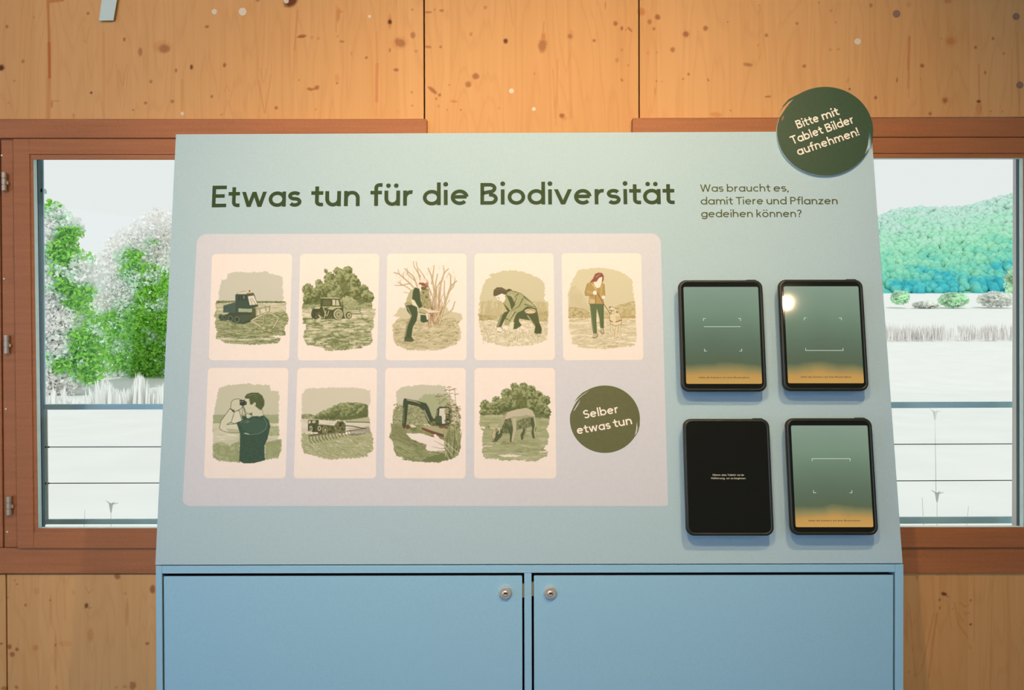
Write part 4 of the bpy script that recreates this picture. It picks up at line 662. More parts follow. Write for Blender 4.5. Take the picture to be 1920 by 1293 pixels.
STREAK = [(90, 0, 92, 80, 2.6, .55), (92, 80, 93, 145, 3., .75), (92, 145, 90, 222, 4., .28), (92, 3, 118, 0, 3, .55), (194, 60, 194, 220, 3, .12), (558, 20, 552, 95, 1.6, .35), (552, 95, 550, 150, 1.2, .2), (706, 60, 707, 120, 2.4, .16), (707, 120, 706, 190, 3., .38), (706, 190, 706, 216, 1.5, .2), (341, 150, 341, 215, 1.6, .2), (1705, 70, 1703, 130, 3., .4), (1704, 130, 1703, 165, 2.4, .34), (1704, 165, 1704, 182, 1.5, .2), (1835, 120, 1836, 190, 1.5, .3), (1508, 150, 1508, 230, 1.2, .1), (631, 10, 630, 60, 1.2, .3), (955, 0, 962, 48, 1.5, .18), (1065, 0, 1071, 220, 3, .14), (1037, 130, 1041, 222, 1.5, .2), (1046, 110, 1042, 235, 1.5, .2), (1068, 60, 1070, 200, 1.5, .15), (1907, 60, 1912, 215, 2, .22), (1896, 90, 1898, 200, 1.5, .15), (1020, 40, 1017, 75, 1.2, .4), (1424, 10, 1424, 110, 2, .12), (1640, 60, 1638, 100, 1.2, .15), (1646, 130, 1652, 215, 1.2, .16), (1630, 150, 1632, 215, 1.2, .14),
  (155, 75, 161, 80, 1, .3), (155, 50, 160, 80, 1., .25), (168, 50, 162, 80, 1., .25), (222, 130, 229, 160, 1., .28), (237, 120, 231, 160, 1., .28), (218, 120, 226, 200, 1., .18), (241, 120, 233, 200, 1., .18), (484, 150, 496, 212, 1.1, .38), (508, 140, 497, 212, 1.1, .38), (480, 60, 484, 150, 1., .2), (510, 60, 508, 140, 1., .2), (488, 130, 494, 155, 1., .25), (500, 130, 495, 155, 1., .25),
  (420, 172, 425, 160, 1, .25), (430, 172, 425, 160, 1, .25), (419, 215, 427, 188, 1, .22), (436, 215, 428, 188, 1, .22),
  (1751, 1150, 1740, 1200, 1.3, .3), (1740, 1200, 1728, 1255, 1.3, .3), (1757, 1150, 1748, 1210, 2.2, .3), (1748, 1210, 1742, 1270, 2.2, .25), (1705, 1130, 1712, 1220, 1.2, .28), (1712, 1220, 1717, 1268, 1.2, .28), (1717, 1268, 1728, 1255, 1.2, .25), (1776, 1125, 1785, 1180, 1.1, .2), (1790, 1130, 1797, 1170, 1.4, .3), (1797, 1170, 1815, 1195, 1.4, .3), (1797, 1150, 1806, 1165, 1.2, .25), (1808, 1150, 1812, 1152, 1.2, .25), (1800, 1128, 1808, 1137, 1.4, .3), (1808, 1137, 1816, 1134, 1.3, .3), (1808, 1148, 1818, 1149, 1.4, .3), (1827, 1080, 1826, 1200, 1.4, .2), (1838, 1080, 1837, 1290, 1.2, .15), (1861, 1090, 1856, 1290, 1.1, .2), (1890, 1080, 1890, 1290, 2.5, .12), (160, 1100, 166, 1112, 1.2, .3), (166, 1112, 175, 1104, 1.2, .3), (158, 1140, 168, 1160, 1.2, .2), (120, 1080, 122, 1160, 2.5, .12), (200, 1150, 205, 1290, 1.5, .12), (150, 1150, 148, 1290, 1.5, .12)]
KC, KH = np.array(lin((146, 72, 20))), np.array(lin((192, 100, 32)))
def knot_paint(X, Y):                                       # colour + coverage of knots at photograph pixels X, Y
    C = np.ones(X.shape+(3,))*KC; A = np.zeros(X.shape)
    for kx, ky, rx, ry, d, an in KN:
        if rx == 0: continue
        b = (abs(X-kx) < (rx+ry)*1.6+3) & (abs(Y-ky) < (rx+ry)*1.6+3)
        if not b.any(): continue
        x = X[b]-kx; y = Y[b]-ky; u = x*math.cos(an)+y*math.sin(an); v = -x*math.sin(an)+y*math.cos(an)
        q = np.hypot(u/rx, v/ry)+.22*(N1(X[b]/3.1, Y[b]/3.1)-.5)
        m = np.clip((1.25-q)*1.8, 0, 1)*min(1, d*1.15); c = KC*(1-.6*d*(d > .7)) if d > .45 else KH
        t = (m > A[b])[..., None]; cc = C[b]; cc = np.where(t, c, cc); C[b] = cc; A[b] = np.maximum(A[b], m)
    for x1, y1, x2, y2, wd, d in STREAK:
        dx, dy = x2-x1, y2-y1; b = (X > min(x1, x2)-6) & (X < max(x1, x2)+6) & (Y > min(y1, y2)-6) & (Y < max(y1, y2)+6)
        if not b.any(): continue
        t = np.clip(((X[b]-x1)*dx+(Y[b]-y1)*dy)/(dx*dx+dy*dy), 0, 1); q = np.hypot(X[b]-x1-t*dx, Y[b]-y1-t*dy)
        m = np.clip((wd-q)/1.6+.3, 0, 1)*min(1, d*1.2); C[b] = np.where((m > A[b])[..., None], KH, C[b]); A[b] = np.maximum(A[b], m)
    return C, A
def panel(x0, x1, z0, z1):
    """one spruce board: solid slab whose front carries a lattice fine enough for the knots in view"""
    def axis(a, b, va, vb, stp):
        lo, hi = max(a, va), min(b, vb)
        if hi <= lo: return np.array([a, b])
        m = max(2, int((hi-lo)/stp)); s = list(np.linspace(lo, hi, m)); s = ([a] if a < lo-1e-6 else [])+s+([b] if b > hi+1e-6 else []); return np.array(s)
    X = axis(x0, x1, xw(-20), xw(1940), .0025); Z = axis(z0, z1, zw(1310), zw(-15), .0025) if z0 > 1.9 or z1 < 1.0 else axis(z0, z1, zw(260), zw(-15), .0025)
    xx, zz = np.meshgrid(X, Z); nx, nz = len(X), len(Z)
    P = np.stack([xx, np.full(xx.shape, WY), zz], -1)
    d = P-CAM; dep = d@FW; px = 960+F*(d@RT)/dep; py = 646.5-F*(d@UP)/dep
    C, A = knot_paint(px, py)
    V = P.reshape(-1, 3).tolist(); i, j = np.meshgrid(np.arange(nx-1), np.arange(nz-1)); k = (j*nx+i).ravel()
    Fc = np.stack([k, k+1, k+nx+1, k+nx], 1).tolist(); n = len(V)
    ring = [i for i in range(nx)]+[r*nx+nx-1 for r in range(1, nz)]+[(nz-1)*nx+i for i in range(nx-2, -1, -1)]+[r*nx for r in range(nz-2, 0, -1)]
    for r in ring: V.append([V[r][0], WY+.025, V[r][2]])
    m = len(ring); Fc += [[ring[(t+1) % m], ring[t], n+t, n+(t+1) % m] for t in range(m)]
    o = build('panel', V, Fc, M_spruce, wall)
    at = o.data.color_attributes.new('knot', 'FLOAT_COLOR', 'POINT'); col = np.zeros((len(V), 4), np.float32); col[:n, :3] = C.reshape(-1, 3); col[:n, 3] = A.ravel(); at.data.foreach_set('color', col.ravel())
    return o
g = .0046
s1, s2, s3 = xw(797.3), xw(1199), WA.px(12.5, 1180)[0]
panel(xw(-700), xw(1)-g/2, ZT, 3.1); panel(xw(1)+g/2, s1-g/2, ZT, 3.1)
panel(s2+g/2, xw(2160), ZT, 3.1)
# middle board: from the floor up behind the cabinet, notched by the window openings
panel(s1+g/2, s2-g/2, zw(262), 3.1); panel(L1, R0, 0, zw(262)-.0005)
panel(xw(-700), s3-g/2, 0, ZB); panel(s3+g/2, xw(560), 0, ZB); panel(xw(1430), xw(2160), 0, ZB); panel(xw(562), L1, 0, ZB); panel(R0, xw(1428), 0, ZB)
panel(-4.0, xw(-702), 0, 3.1); panel(xw(2162), 4.0, 0, 3.1)
panel(xw(-700), L0, ZB+.001, ZT-.001); panel(R1, xw(2160), ZB+.001, ZT-.001)
for x, y, r, m in [(402, 22, 5, 0), (455, 22, 7.2, 0), (537, 2, 4.5, 0), (342, 213, 3.3, 0), (693, 31, 2.8, 0), (959, 170.5, 4.6, 0), (1001, 204.5, 3.6, 0), (1608, 78, 6, 0), (1681, 26, 7, 1), (1905, 31, 6.6, 1), (1912, 159.5, 6.6, 1)]:
    a, b = WA.px(x, y); r = r/F*2.03
    build('plug', *cyl((a, WY+.006, b), (0, -1, 0), r, .0068, 18), M_plugd if m else M_plug, wall)

# ================================================================ windows (painted timber frame, sash, glass, outer cladding)
def slab(name, q, y0, y1, m, parent, b=.0018):
    pl = wall_at(y0); o = build(name, *prism(pl, [pl.px(*p) for p in q], -(y1-y0), 0), m, parent)
    return bev(o, b) if b else o
def R4(x0, y0, x1, y1): return [(x0, y1), (x1, y1), (x1, y0), (x0, y0)]
def window(no, left):
    f = wall_at(WY-.012)
    if left: XA, XB, out0, out1 = -60, 800, None, None
    else: XA, XB = 1186, 1984
    # fixed frame: lintel, sill board, posts
    parts = [prism(wall_at(WY-.02), [wall_at(WY-.02).px(*p) for p in ([(XA, 258.5), (XB, 258.5), (XB, 222.5), (XA, 222.5)] if left else [(XA, 257), (XB, 256.5), (XB, 221), (XA, 221)])], -.10, 0)]
    lo = wall_at(WY-.008)
    parts.append(prism(lo, [lo.px(*p) for p in ([(XA, 1075), (XB, 1075), (XB, 1027), (XA, 1027)] if left else [(XA, 1074.5), (XB, 1074.5), (XB, 1025.5), (XA, 1025.5)])], -.10, 0))
    if left: parts += [prism(lo, [lo.px(*p) for p in q], -.10, 0) for q in ([(8, 1026), (33, 1026), (24, 260), (1.5, 260)], [(-60, 1026), (5, 1026), (-1.5, 265), (-60, 265)], [(780, 1026), (800, 1026), (800, 260), (780, 260)])]
    else: parts += [prism(lo, [lo.px(*p) for p in q], -.10, 0) for q in ([(1186, 1025), (1206, 1025), (1206, 258), (1186, 258)], [(1955, 1025), (1984, 1025), (1984, 258), (1955, 258)])]
    parts = [([(a, min(b, WY+.022), c) for a, b, c in v], f) for v, f in parts]
    fr = bev(build('window_%d' % no, *join(parts), M_brown, origin=(WA.px((XA+XB)/2, 640)[0], WY, 1.4), kind='structure'), .002)
    y0 = WY-.016
    if left:
        O = [(32.5, 1027.5), (779, 1027.5), (779, 260), (24, 260)]; I = [(63, 997), (750, 997), (750, 289), (54.5, 289)]; G = [(71, 990), (742, 990), (742, 299), (61.5, 299)]
    else:
        O = [(1207, 1026), (1954, 1026), (1953, 257.5), (1207, 257.5)]; I = [(1235, 995), (1927, 995), (1925, 287), (1235, 287)]; G = [(1243, 988), (1921, 988), (1919, 296), (1243, 296)]
    for a, nm in ((0, 'sash_rail'), (1, 'sash_stile'), (2, 'sash_rail'), (3, 'sash_stile')):
        b = (a+1) % 4; 
        if nm == 'sash_stile': qq = [O[a], O[b], (I[b][0], O[b][1]), (I[a][0], O[a][1])]
        else: qq = [(I[a][0], O[a][1]), (I[b][0], O[b][1]), I[b], I[a]]
        slab(nm, qq, y0, y0+.012, M_brown, fr, .0012)
        bd = slab('glazing_bead', [I[a], I[b], G[b], G[a]], y0+.0035, y0+.006, M_brown, fr, .0005)
    pl = wall_at(y0+.0065); build('glass_pane', *prism(pl, [pl.px(*p) for p in [(G[0][0]-4, G[0][1]+4), (G[1][0]+4, G[1][1]+4), (G[2][0]+4, G[2][1]-4), (G[3][0]-4, G[3][1]-4)]], -.004, 0), M_glass, fr)
    # aluminium cladding outside: reveals seen through the pane
    q = [(69.5, 984), (744, 984), (744, 297.5), (69, 297.5)] if left else [(1240, 981), (1918, 981), (1914, 298), (1240, 298)]
    # cladding: shallow reveals whose inner faces catch the daylight, then the dark outer seal line
    e0, e1 = y0+.0125, y0+.030; fp = wall_at(e0); f2 = wall_at(e1+.0005)
    if left: E = [(71.5, 990), (742, 990), (742, 296.5), (61.8, 296.5)]; o4 = [(30, 1020), (775, 1020), (775, 270), (25, 270)]
    else: E = [(1243, 988), (1919.5, 988), (1918.5, 295.5), (1243, 295.5)]; o4 = [(1215, 1020), (1948, 1020), (1947, 270), (1215, 270)]
    for a in range(4):
        b = (a+1) % 4; bev(build('outer_cladding', *prism(fp, [fp.px(*k) for k in (o4[a], o4[b], E[b], E[a])], -(e1-e0), 0), M_alu, fr), .0008)
        if a != 0: build('seal_strip', *prism(f2, [f2.px(*k) for k in (o4[a], o4[b], (E[b][0]+(9 if b in (0, 3) else -9), E[b][1]+(1.5 if b > 1 else -1.5)), (E[a][0]+(9 if a in (0, 3) else -9), E[a][1]+(1.5 if a > 1 else -1.5)))], -.010, 0), M_cable, fr)
    sl = wall_at(e1+.0005); p0, p1 = sl.px(E[0][0]+12, E[0][1]-1.5), sl.px(E[1][0]-12, E[1][1]-1.5)
    build('outer_sill', *box(p0[0], p1[0], e1+.0005, e1+.012, p0[1]-.03, p0[1]-.002), M_alu, fr)
    if left:
        for hx, hy in ((17, 343), (21.5, 645), (26, 944.5)):
            a, b = WA.px(hx, hy); k = WA.px(hx+1, hy)[0]-a
            hg = build('hinge', *join([cyl((a-.8*k, WY-.018, b-17*k), (0, 0, 1), 4.2*k, 10.5*k, 24), cyl((a-.8*k, WY-.018, b-5.3*k), (0, 0, 1), 4.2*k, 10.5*k, 24), cyl((a-.8*k, WY-.018, b+6.4*k), (0, 0, 1), 4.2*k, 10.5*k, 24), cyl((a-.8*k, WY-.018, b-17*k), (0, 0, 1), 2.6*k, 34*k, 10), box(a+2*k, a+6*k, WY-.017, WY-.013, b-5*k, b+1*k)]), M_hinge, fr, smooth=False)
        for sx, sy in ((8, 293), (12, 523), (15.5, 766), (18, 995)):
            a, b = WA.px(sx, sy); build('screw_cap', *cyl((a, WY-.006, b), (0, -1, 0), .0028, .004, 12), M_plug, fr)
    return fr
W1 = window(1, True); W2 = window(2, False)

# ---- steel guard rails outside, with two tensioned cables each
def railing(left):
    y = .665; pl = wall_at(y)
    cx = pl.px(440 if left else 1560, 980)
    t = empty('guard_rail', (cx[0], y, cx[1]), 'blue grey steel guard rail with cables outside the left window' if left else 'blue grey steel guard rail with cables outside the right window', 'railing', 'guard rails outside the windows')
    def p(nm, q, d, m): return bev(build(nm, *prism(pl, [pl.px(*k) for k in q], -d, 0), m, t), .002)
    if left:
        p('top_rail', [(81, 768), (835, 766), (835, 755.5), (79.5, 757.5)], .006, M_steel); p('bottom_rail', [(84, 983), (835, 981), (835, 971), (84, 973)], .006, M_steel)
        p('post', [(77.5, 984), (86, 984), (80.5, 288), (70, 288)], .006, M_steel); p('inner_post', [(86.5, 973), (90.5, 973), (88.5, 768), (84.5, 768)], .004, M_alu)
        ends = [(88, 905), (835, 905)]; cab = [(838, 836.5), (906, 904)]; x0, x1 = 87, 835
        p('screen_bracket', [(72.5, 362), (81, 361), (80, 353), (76, 351)], .02, M_alu)
    else:
        p('top_rail', [(1150, 767), (1917, 764), (1917, 752.5), (1150, 755)], .006, M_steel); p('bottom_rail', [(1150, 984), (1912, 981), (1912, 968), (1150, 971)], .006, M_steel)
        p('post', [(1909.5, 984), (1918.5, 984), (1917, 288), (1907.5, 288)], .006, M_alu)
        cab = [(835, 832), (903.5, 900.5)]; x0, x1 = 1150, 1908
    for a, b in cab:
        A = np.array(pl.w(*pl.px(x0, a))); B = np.array(pl.w(*pl.px(x1, b))); A[1] += .003; B[1] += .003
        build('cable', *cyl(A, B-A, .0014, np.linalg.norm(B-A), 8), M_cable, t)
        E = A if left else B; s = 1 if left else -1
        build('cable_fitting', *cyl(E-np.array([.004*s, 0, 0]), (s, 0, 0), .004, .012, 12, .002), M_cable, t)
railing(True); railing(False)

# ================================================================ display cabinet
cab = empty('display_cabinet', (0, .22, 0), 'light blue cabinet with a sloped picture board and two locked doors', 'cabinet')
fx = lambda px, py=1180: FR.px(px, py)[0]
fz = lambda py, px=990: FR.px(px, py)[1]
BL, BR = SL.px(291, 1058.2), SL.px(1693, 1058.2); TL, TR = SL.px(329.6, 251.5), SL.px(1634.2, 245.8)
TH = .019
board = build('sloped_board', *prism(SL, [(BL[0], .0008), (BR[0], .0008), TR, TL], -TH, 0), M_paint_lit, cab); bev(board, .0009, 2)
xl, xr = fx(292.5, 1170), fx(1694, 1170); zs = 1.0085
# carcass: sides follow the slope, top rail, centre stile, back and shelf
def side(x0, x1, name):
    prof = [(0.0, 0.02), (WY-.03, .02), (WY-.03, SL.w(0, TL[1])[2]-.03), (SL.w(0, TL[1], -TH)[1]+.002, SL.w(0, TL[1], -TH)[2]-.002), (SL.w(0, 0, -TH)[1], zs), (0.0, zs)]
    V = [(x0, a, b) for a, b in prof]+[(x1, a, b) for a, b in prof]; n = len(prof)
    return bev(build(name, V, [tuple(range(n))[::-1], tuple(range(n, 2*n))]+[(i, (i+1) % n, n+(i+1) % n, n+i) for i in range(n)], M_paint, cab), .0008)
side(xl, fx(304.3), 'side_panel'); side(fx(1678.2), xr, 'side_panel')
zr = fz(1073.6)
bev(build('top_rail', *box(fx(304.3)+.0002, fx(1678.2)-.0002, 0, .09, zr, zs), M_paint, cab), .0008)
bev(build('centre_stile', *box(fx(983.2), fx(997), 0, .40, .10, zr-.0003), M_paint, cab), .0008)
bev(build('plinth', *box(xl+.016, xr-.016, .03, .05, 0, .099), M_dark, cab), .001)
build('cabinet_back', *box(xl+.0165, xr-.0165, .405, .415, .03, SL.w(0, TL[1])[2]-.05), M_dark, cab)
build('cabinet_bottom', *box(xl+.0165, xr-.0165, .03, .404, .1, .118), M_dark, cab)
build('inner_floor', *box(xl+.0165, xr-.0165, .095, .404, zr+.002, zs-.003), M_dark, cab)
def door(x0, x1, lx):
    z1 = fz(1078.3); V_, F_ = prism(FR, rounded([(x0, .105), (x1, .105), (x1, z1), (x0, z1)], .0022, 4), -.019, .0004)
    d = build('door', V_, F_, M_paint, cab, mats=[M_paint, M_dark], mi=[0, 0]+[1]*(len(F_)-2))   # edges coloured black for the shade in the door gaps
    c = FR.px(lx, 1110.5, .004); n = (0, -1, 0); r = .0136
    lk = build('lock_collar', *lathe((c[0], .0, c[1]), n, [(r, 0), (r, .005), (r*.93, .0066), (r*.80, .0068), (r*.78, .0058), (r*.3, .0058)]), M_chrome, d)
    # keyway plug with its slot is the sub-part's own relief: deep dark slot and a raised centre
    V1 = lathe((c[0], -.0040, c[1]-.002), n, [(r*.46, 0), (r*.46, .0034), (r*.34, .0044), (r*.1, .0044)], 20)
    build('lock_plug', *V1, M_chrome, d)
    build('keyway', *box(c[0]-.0030, c[0]+.0040, -.0092, -.0078, c[1]-.0016, c[1]+.0010), M_dark, d)
    return d
dl = door(fx(308), fx(979.2), 947.3); dr = door(fx(1001.2), fx(1674.3), 1031.8)
for a, b, y0, y1 in ((979.4, 983.1, 1095, 1121), (997.1, 1001, 1092, 1118)):
    build('lock_bolt', *box(fx(a), fx(b), .004, .010, fz(y1), fz(y0)), M_brass, cab)

# ---- printed layers on the sloped board
pan = build('picture_panel', *plate(SL, [rounded(quad_px(SL, [(342, 948), (1252.5, 948), (1238.5, 437.5), (370, 438.5)]), [.016, .004, .022, .022])], None, .00012), M_grey, board)
M = 2
for fn, org, c, bb, lab in CARDS:
    q = [c[3], c[2], c[1], c[0]]
    card = build('picture_card', *plate(SL, [rounded(quad_px(SL, q), .009)], None, .00026), M_cream, board, label=lab)
    s = 1.36/M*2   # lattice step in crop units (~0.24 px of the photograph per unit/4)
    xs = np.arange(bb[0], bb[2], 4.6); ys = np.arange(bb[1], bb[3], 4.6)
    sub = np.array([-1.15, 1.15]); XS = (xs[:, None]+sub).ravel(); YS = (ys[:, None]+sub).ravel()
    X, Y = np.meshgrid(XS, YS); p = Pic(X, Y); fn(p)
    ny, nx = len(ys), len(xs)
    C = p.C.reshape(ny, 2, nx, 2, 3).mean((1, 3)); A = p.A.reshape(ny, 2, nx, 2).max((1, 3))
    cs = np.clip(C/255, 0, 1); cl = np.where(cs <= .04045, cs/12.92, ((cs+.055)/1.055)**2.4)
    cr = np.array(lin(CREAM)); albedo = (cl/cr)**1.13*CR
    px = org[0]+xs/5.62; py = org[1]+ys/5.62
    PX, PY = np.meshgrid(px, py); D = FW+RT*((PX-960)/F)[..., None]-UP*((PY-646.5)/F)[..., None]
    O = SL.O+SL.n*.0004; T = ((O-CAM)@SL.n)/(D@SL.n); P = CAM+D*T[..., None]
    keep = (A[:-1, :-1]+A[1:, :-1]+A[:-1, 1:]+A[1:, 1:]) > 0
    jj, ii = np.nonzero(keep); k = jj*nx+ii; Fc = np.stack([k+nx, k+nx+1, k+1, k], 1)
    used = np.unique(Fc); remap = np.full(nx*ny, -1); remap[used] = np.arange(len(used))
    o = build('illustration', P.reshape(-1, 3)[used].tolist(), remap[Fc].tolist(), M_print, card)
    at = o.data.color_attributes.new('print', 'FLOAT_COLOR', 'POINT'); col = np.ones((len(used), 4), np.float32); col[:, :3] = albedo.reshape(-1, 3)[used]; at.data.foreach_set('color', col.ravel())

def title_mat():
    m = mat('title_lettering_green', lin((48, 72, 38)), .5, spec=.15); g = NG(m); x = g.n('ShaderNodeSeparateXYZ', {0: g.n('ShaderNodeNewGeometry').outputs['Position']}).outputs[0]
    return m
M_text = title_mat(); M_text2 = mat('olive_lettering', lin((84, 92, 52)), .5, spec=.15)
for wd in [('Etwas', (397, 388.6), (564.6, 387), 40.5), ('tun', (583, 386.8), (674.3, 386.2), 40.5), ('für', (694.3, 386), (775.2, 385.2), 40.5), ('die', (792.8, 384.8), (878.5, 383.7), 40.5), ('Biodiversität', (900.7, 383.6), (1265, 382.6), 40.7)]:
    lettering('title_word', SL, [wd], M_text, .0003, .165, board)
lettering('subtitle_lettering', SL, [('Was', (1312.8, 359.5), (1356.6, 359.3), 13.9), ('braucht', (1363, 359.3), (1444.5, 359), 13.9), ('es,', (1450.6, 359), (1478.8, 358.8), 13.9), ('damit', (1313.8, 383.4), (1374.3, 383.2), 13.9), ('Tiere', (1380, 383.2), (1431, 383), 13.9), ('und', (1437.5, 383), (1475, 383), 13.9), ('Pflanzen', (1482, 383), (1570.8, 382.8), 13.9), ('gedeihen', (1314.7, 407.2), (1411.6, 407), 13.9), ('können?', (1418.5, 407), (1503.3, 406.8), 13.9)], M_text2, .0003, .14, board)

# round printed badge on the board, with the brush slits left open
def disc_outline(o, sc, cx, cy, rx, ry, left, right):
    """brushy disc: outer circle with one sliver split off at the upper left and one at the right"""
    P = []
    for a in range(0, 360, 5):
        P.append((a, cx+rx*math.cos(math.radians(a)), cy-ry*math.sin(math.radians(a))))
    return [(o[0]+x/sc, o[1]+y/sc) for x, y in left+right]
def circ(cx, cy, rx, ry, a0, a1, st=4): return [(cx+rx*math.cos(math.radians(a)), cy-ry*math.sin(math.radians(a))) for a in np.linspace(a0, a1, max(2, int(abs(a1-a0)/st)))]
def badge_loops(o, sc, cx, cy, rx, ry, Lo, Ro, holes):
    # counter-clockwise in the picture: from the right notch over the top to the left notch, down and round
    out = Ro+circ(cx, cy, rx, ry, 2, 122)+Lo+circ(cx, cy, rx, ry, 172, 338)
    return [[(o[0]+x/sc, o[1]+y/sc) for x, y in L] for L in [out]+holes]
L2 = badge_loops((1040, 690), 7.605, 716, 727, 500, 481, [(400, 345), (330, 410), (272, 490), (350, 415), (420, 360), (492, 321), (420, 370), (350, 425), (300, 490), (262, 560), (236, 620)], [(1140, 968), (1160, 880), (1172, 765), (1182, 850), (1172, 910), (1155, 968), (1190, 905), (1212, 820)], [[(366, 452), (318, 520), (268, 606), (282, 600), (330, 530)]])
def px_loops(pl, loops, h=0.): return [[pl.px(x, y, h) for x, y in L] for L in loops]
bd = build('round_badge', *plate(SL, px_loops(SL, L2), None, .00026), M_olive, board)
lettering('badge_lettering', SL, [('Selber', (1095.3, 784.6), (1160.3, 773.2), 15.6), ('etwas', (1082.8, 813.8), (1145.5, 803), 15.6), ('tun', (1150.8, 801.2), (1185.6, 794.6), 15.6)], M_white, .0004, .165, bd)

# ---- round sign at the upper right corner: acrylic plate with dark green face
H0 = .0065
L3 = badge_loops((1430, 140), 4.616, 541, 488, 416, 383, [(272, 186), (225, 212), (180, 262), (138, 342), (178, 280), (225, 232), (274, 203), (235, 245), (200, 290), (170, 335), (145, 375)], [(885, 690), (910, 610), (919, 540), (924, 483), (936, 540), (941, 600), (942, 630), (953, 560)], [[(189, 346), (166, 372), (161, 396), (172, 394), (184, 374)]])
sc_ = SL.px(1547, 330, .003)
sign = empty('round_sign', SL.w(sc_[0], sc_[1], .0006), 'dark green round sign overlapping the upper right corner of the blue board', 'sign')
LL = px_loops(SL, L3, H0+.0008)
build('acrylic_plate', *plate(SL, LL, .0008, H0+.0004), M_acryl, sign)
build('sign_face', *plate(SL, LL, H0+.00045, H0+.0008), M_badge, sign)
lettering('sign_lettering', SL, [('Bitte', (1496.2, 241.2), (1536.8, 227.2), 15.4), ('mit', (1543.5, 225.2), (1574.5, 214.8), 15.4), ('Tablet', (1486.2, 270.8), (1544.6, 249.6), 15.4), ('Bilder', (1551.2, 248), (1602.8, 229.6), 15.4), ('aufnehmen!', (1497, 291.6), (1612, 253.2), 15.4)], M_white, H0+.0009, .16, sign)

# ================================================================ tablets on the board
HB, HT = .020, .034          # back and face height of the case above the board
def screen_mat(name, k):
    m = bpy.data.materials.new(name); m.use_nodes = True; g = NG(m)
    uv = g.n('ShaderNodeAttribute', attribute_name='scr').outputs['Color']; s = g.n('ShaderNodeSeparateColor', {0: uv}); u, v = s.outputs[0], s.outputs[1]
    nz = g.n('ShaderNodeTexNoise', {'Vector': uv, 'Scale': 3.2, 'Detail': 2.}).outputs[0]
    vv = g.math('ADD', v, g.math('MULTIPLY', g.math('SUBTRACT', nz, .5), .07))
    vv = g.math('ADD', vv, g.math('MULTIPLY', g.math('SUBTRACT', g.math('ABSOLUTE', g.math('SUBTRACT', u, .5)), .25), .05))
    r = g.n('ShaderNodeValToRGB', {0: vv}); e = r.color_ramp.elements
    pts = [(0., (206, 160, 84)), (.085, (196, 152, 84)), (.15, (142, 134, 88)), (.21, (90, 104, 80)), (.36, (94, 112, 92)), (.55, (106, 128, 106)), (.75, (122, 146, 124)), (1., (136, 158, 140))]
    e[0].position = 0; e[0].color = (*lin(pts[0][1]), 1); e[1].position = 1; e[1].color = (*lin(pts[-1][1]), 1)
    for p_, c_ in pts[1:-1]: x = e.new(p_); x.color = (*lin(c_), 1)
    gr = g.n('ShaderNodeTexNoise', {'Vector': uv, 'Scale': 190., 'Detail': 1.}).outputs[0]
    cc = g.mix(1., r.outputs[0], g.n('ShaderNodeMapRange', {0: gr, 1: .3, 2: .7, 3: .88, 4: 1.12}).outputs[0], 'MULTIPLY')
    g.b.inputs['Base Color'].default_value = (.01, .012, .01, 1); g.b.inputs['Roughness'].default_value = .045; g.nt.links.new(cc, g.b.inputs['Emission Color']); g.b.inputs['Emission Strength'].default_value = .92
    return m
M_scr = screen_mat('tablet_screen_glow', 1)
M_mark = mat('screen_white_marks', (.0, .0, .0), .5, emit=(lin((206, 222, 206)), .95))
M_stext = mat('screen_dark_text', (.01, .01, .01), .5, emit=(lin((70, 62, 36)), .8))
M_stext2 = mat('screen_pale_text', (.01, .01, .01), .5, emit=(lin((205, 196, 160)), .8))
TABS = [([(1271.4, 524.1), (1429.8, 523.9), (1439.4, 734.2), (1279.3, 734.2)], 0, 'upper left tablet of the four, glowing screen with a scan line above its middle'),
        ([(1459.5, 522.8), (1618.1, 522.8), (1630.5, 733.2), (1470.4, 733.2)], 1, 'upper right tablet of the four, glowing screen with a lamp reflected on its edge'),
        ([(1281.6, 785.3), (1444.0, 785.3), (1452.0, 1004.1), (1286.7, 1004.1)], 2, 'tablet with the dark screen, lower left of the four on the board'),
        ([(1472.6, 784.0), (1635.2, 784.0), (1649.1, 1003.0), (1484.3, 1003.0)], 3, 'lower right tablet of the four, glowing screen above the corner of the doors')]
tq = [[np.array(SL.px(x, y, HT)) for x, y in t[0]] for t in TABS]
TW = np.mean([(q[1]-q[0])[0]+(q[2]-q[3])[0] for q in tq])/2; THT = np.mean([(q[0]-q[3])[1]+(q[1]-q[2])[1] for q in tq])/2
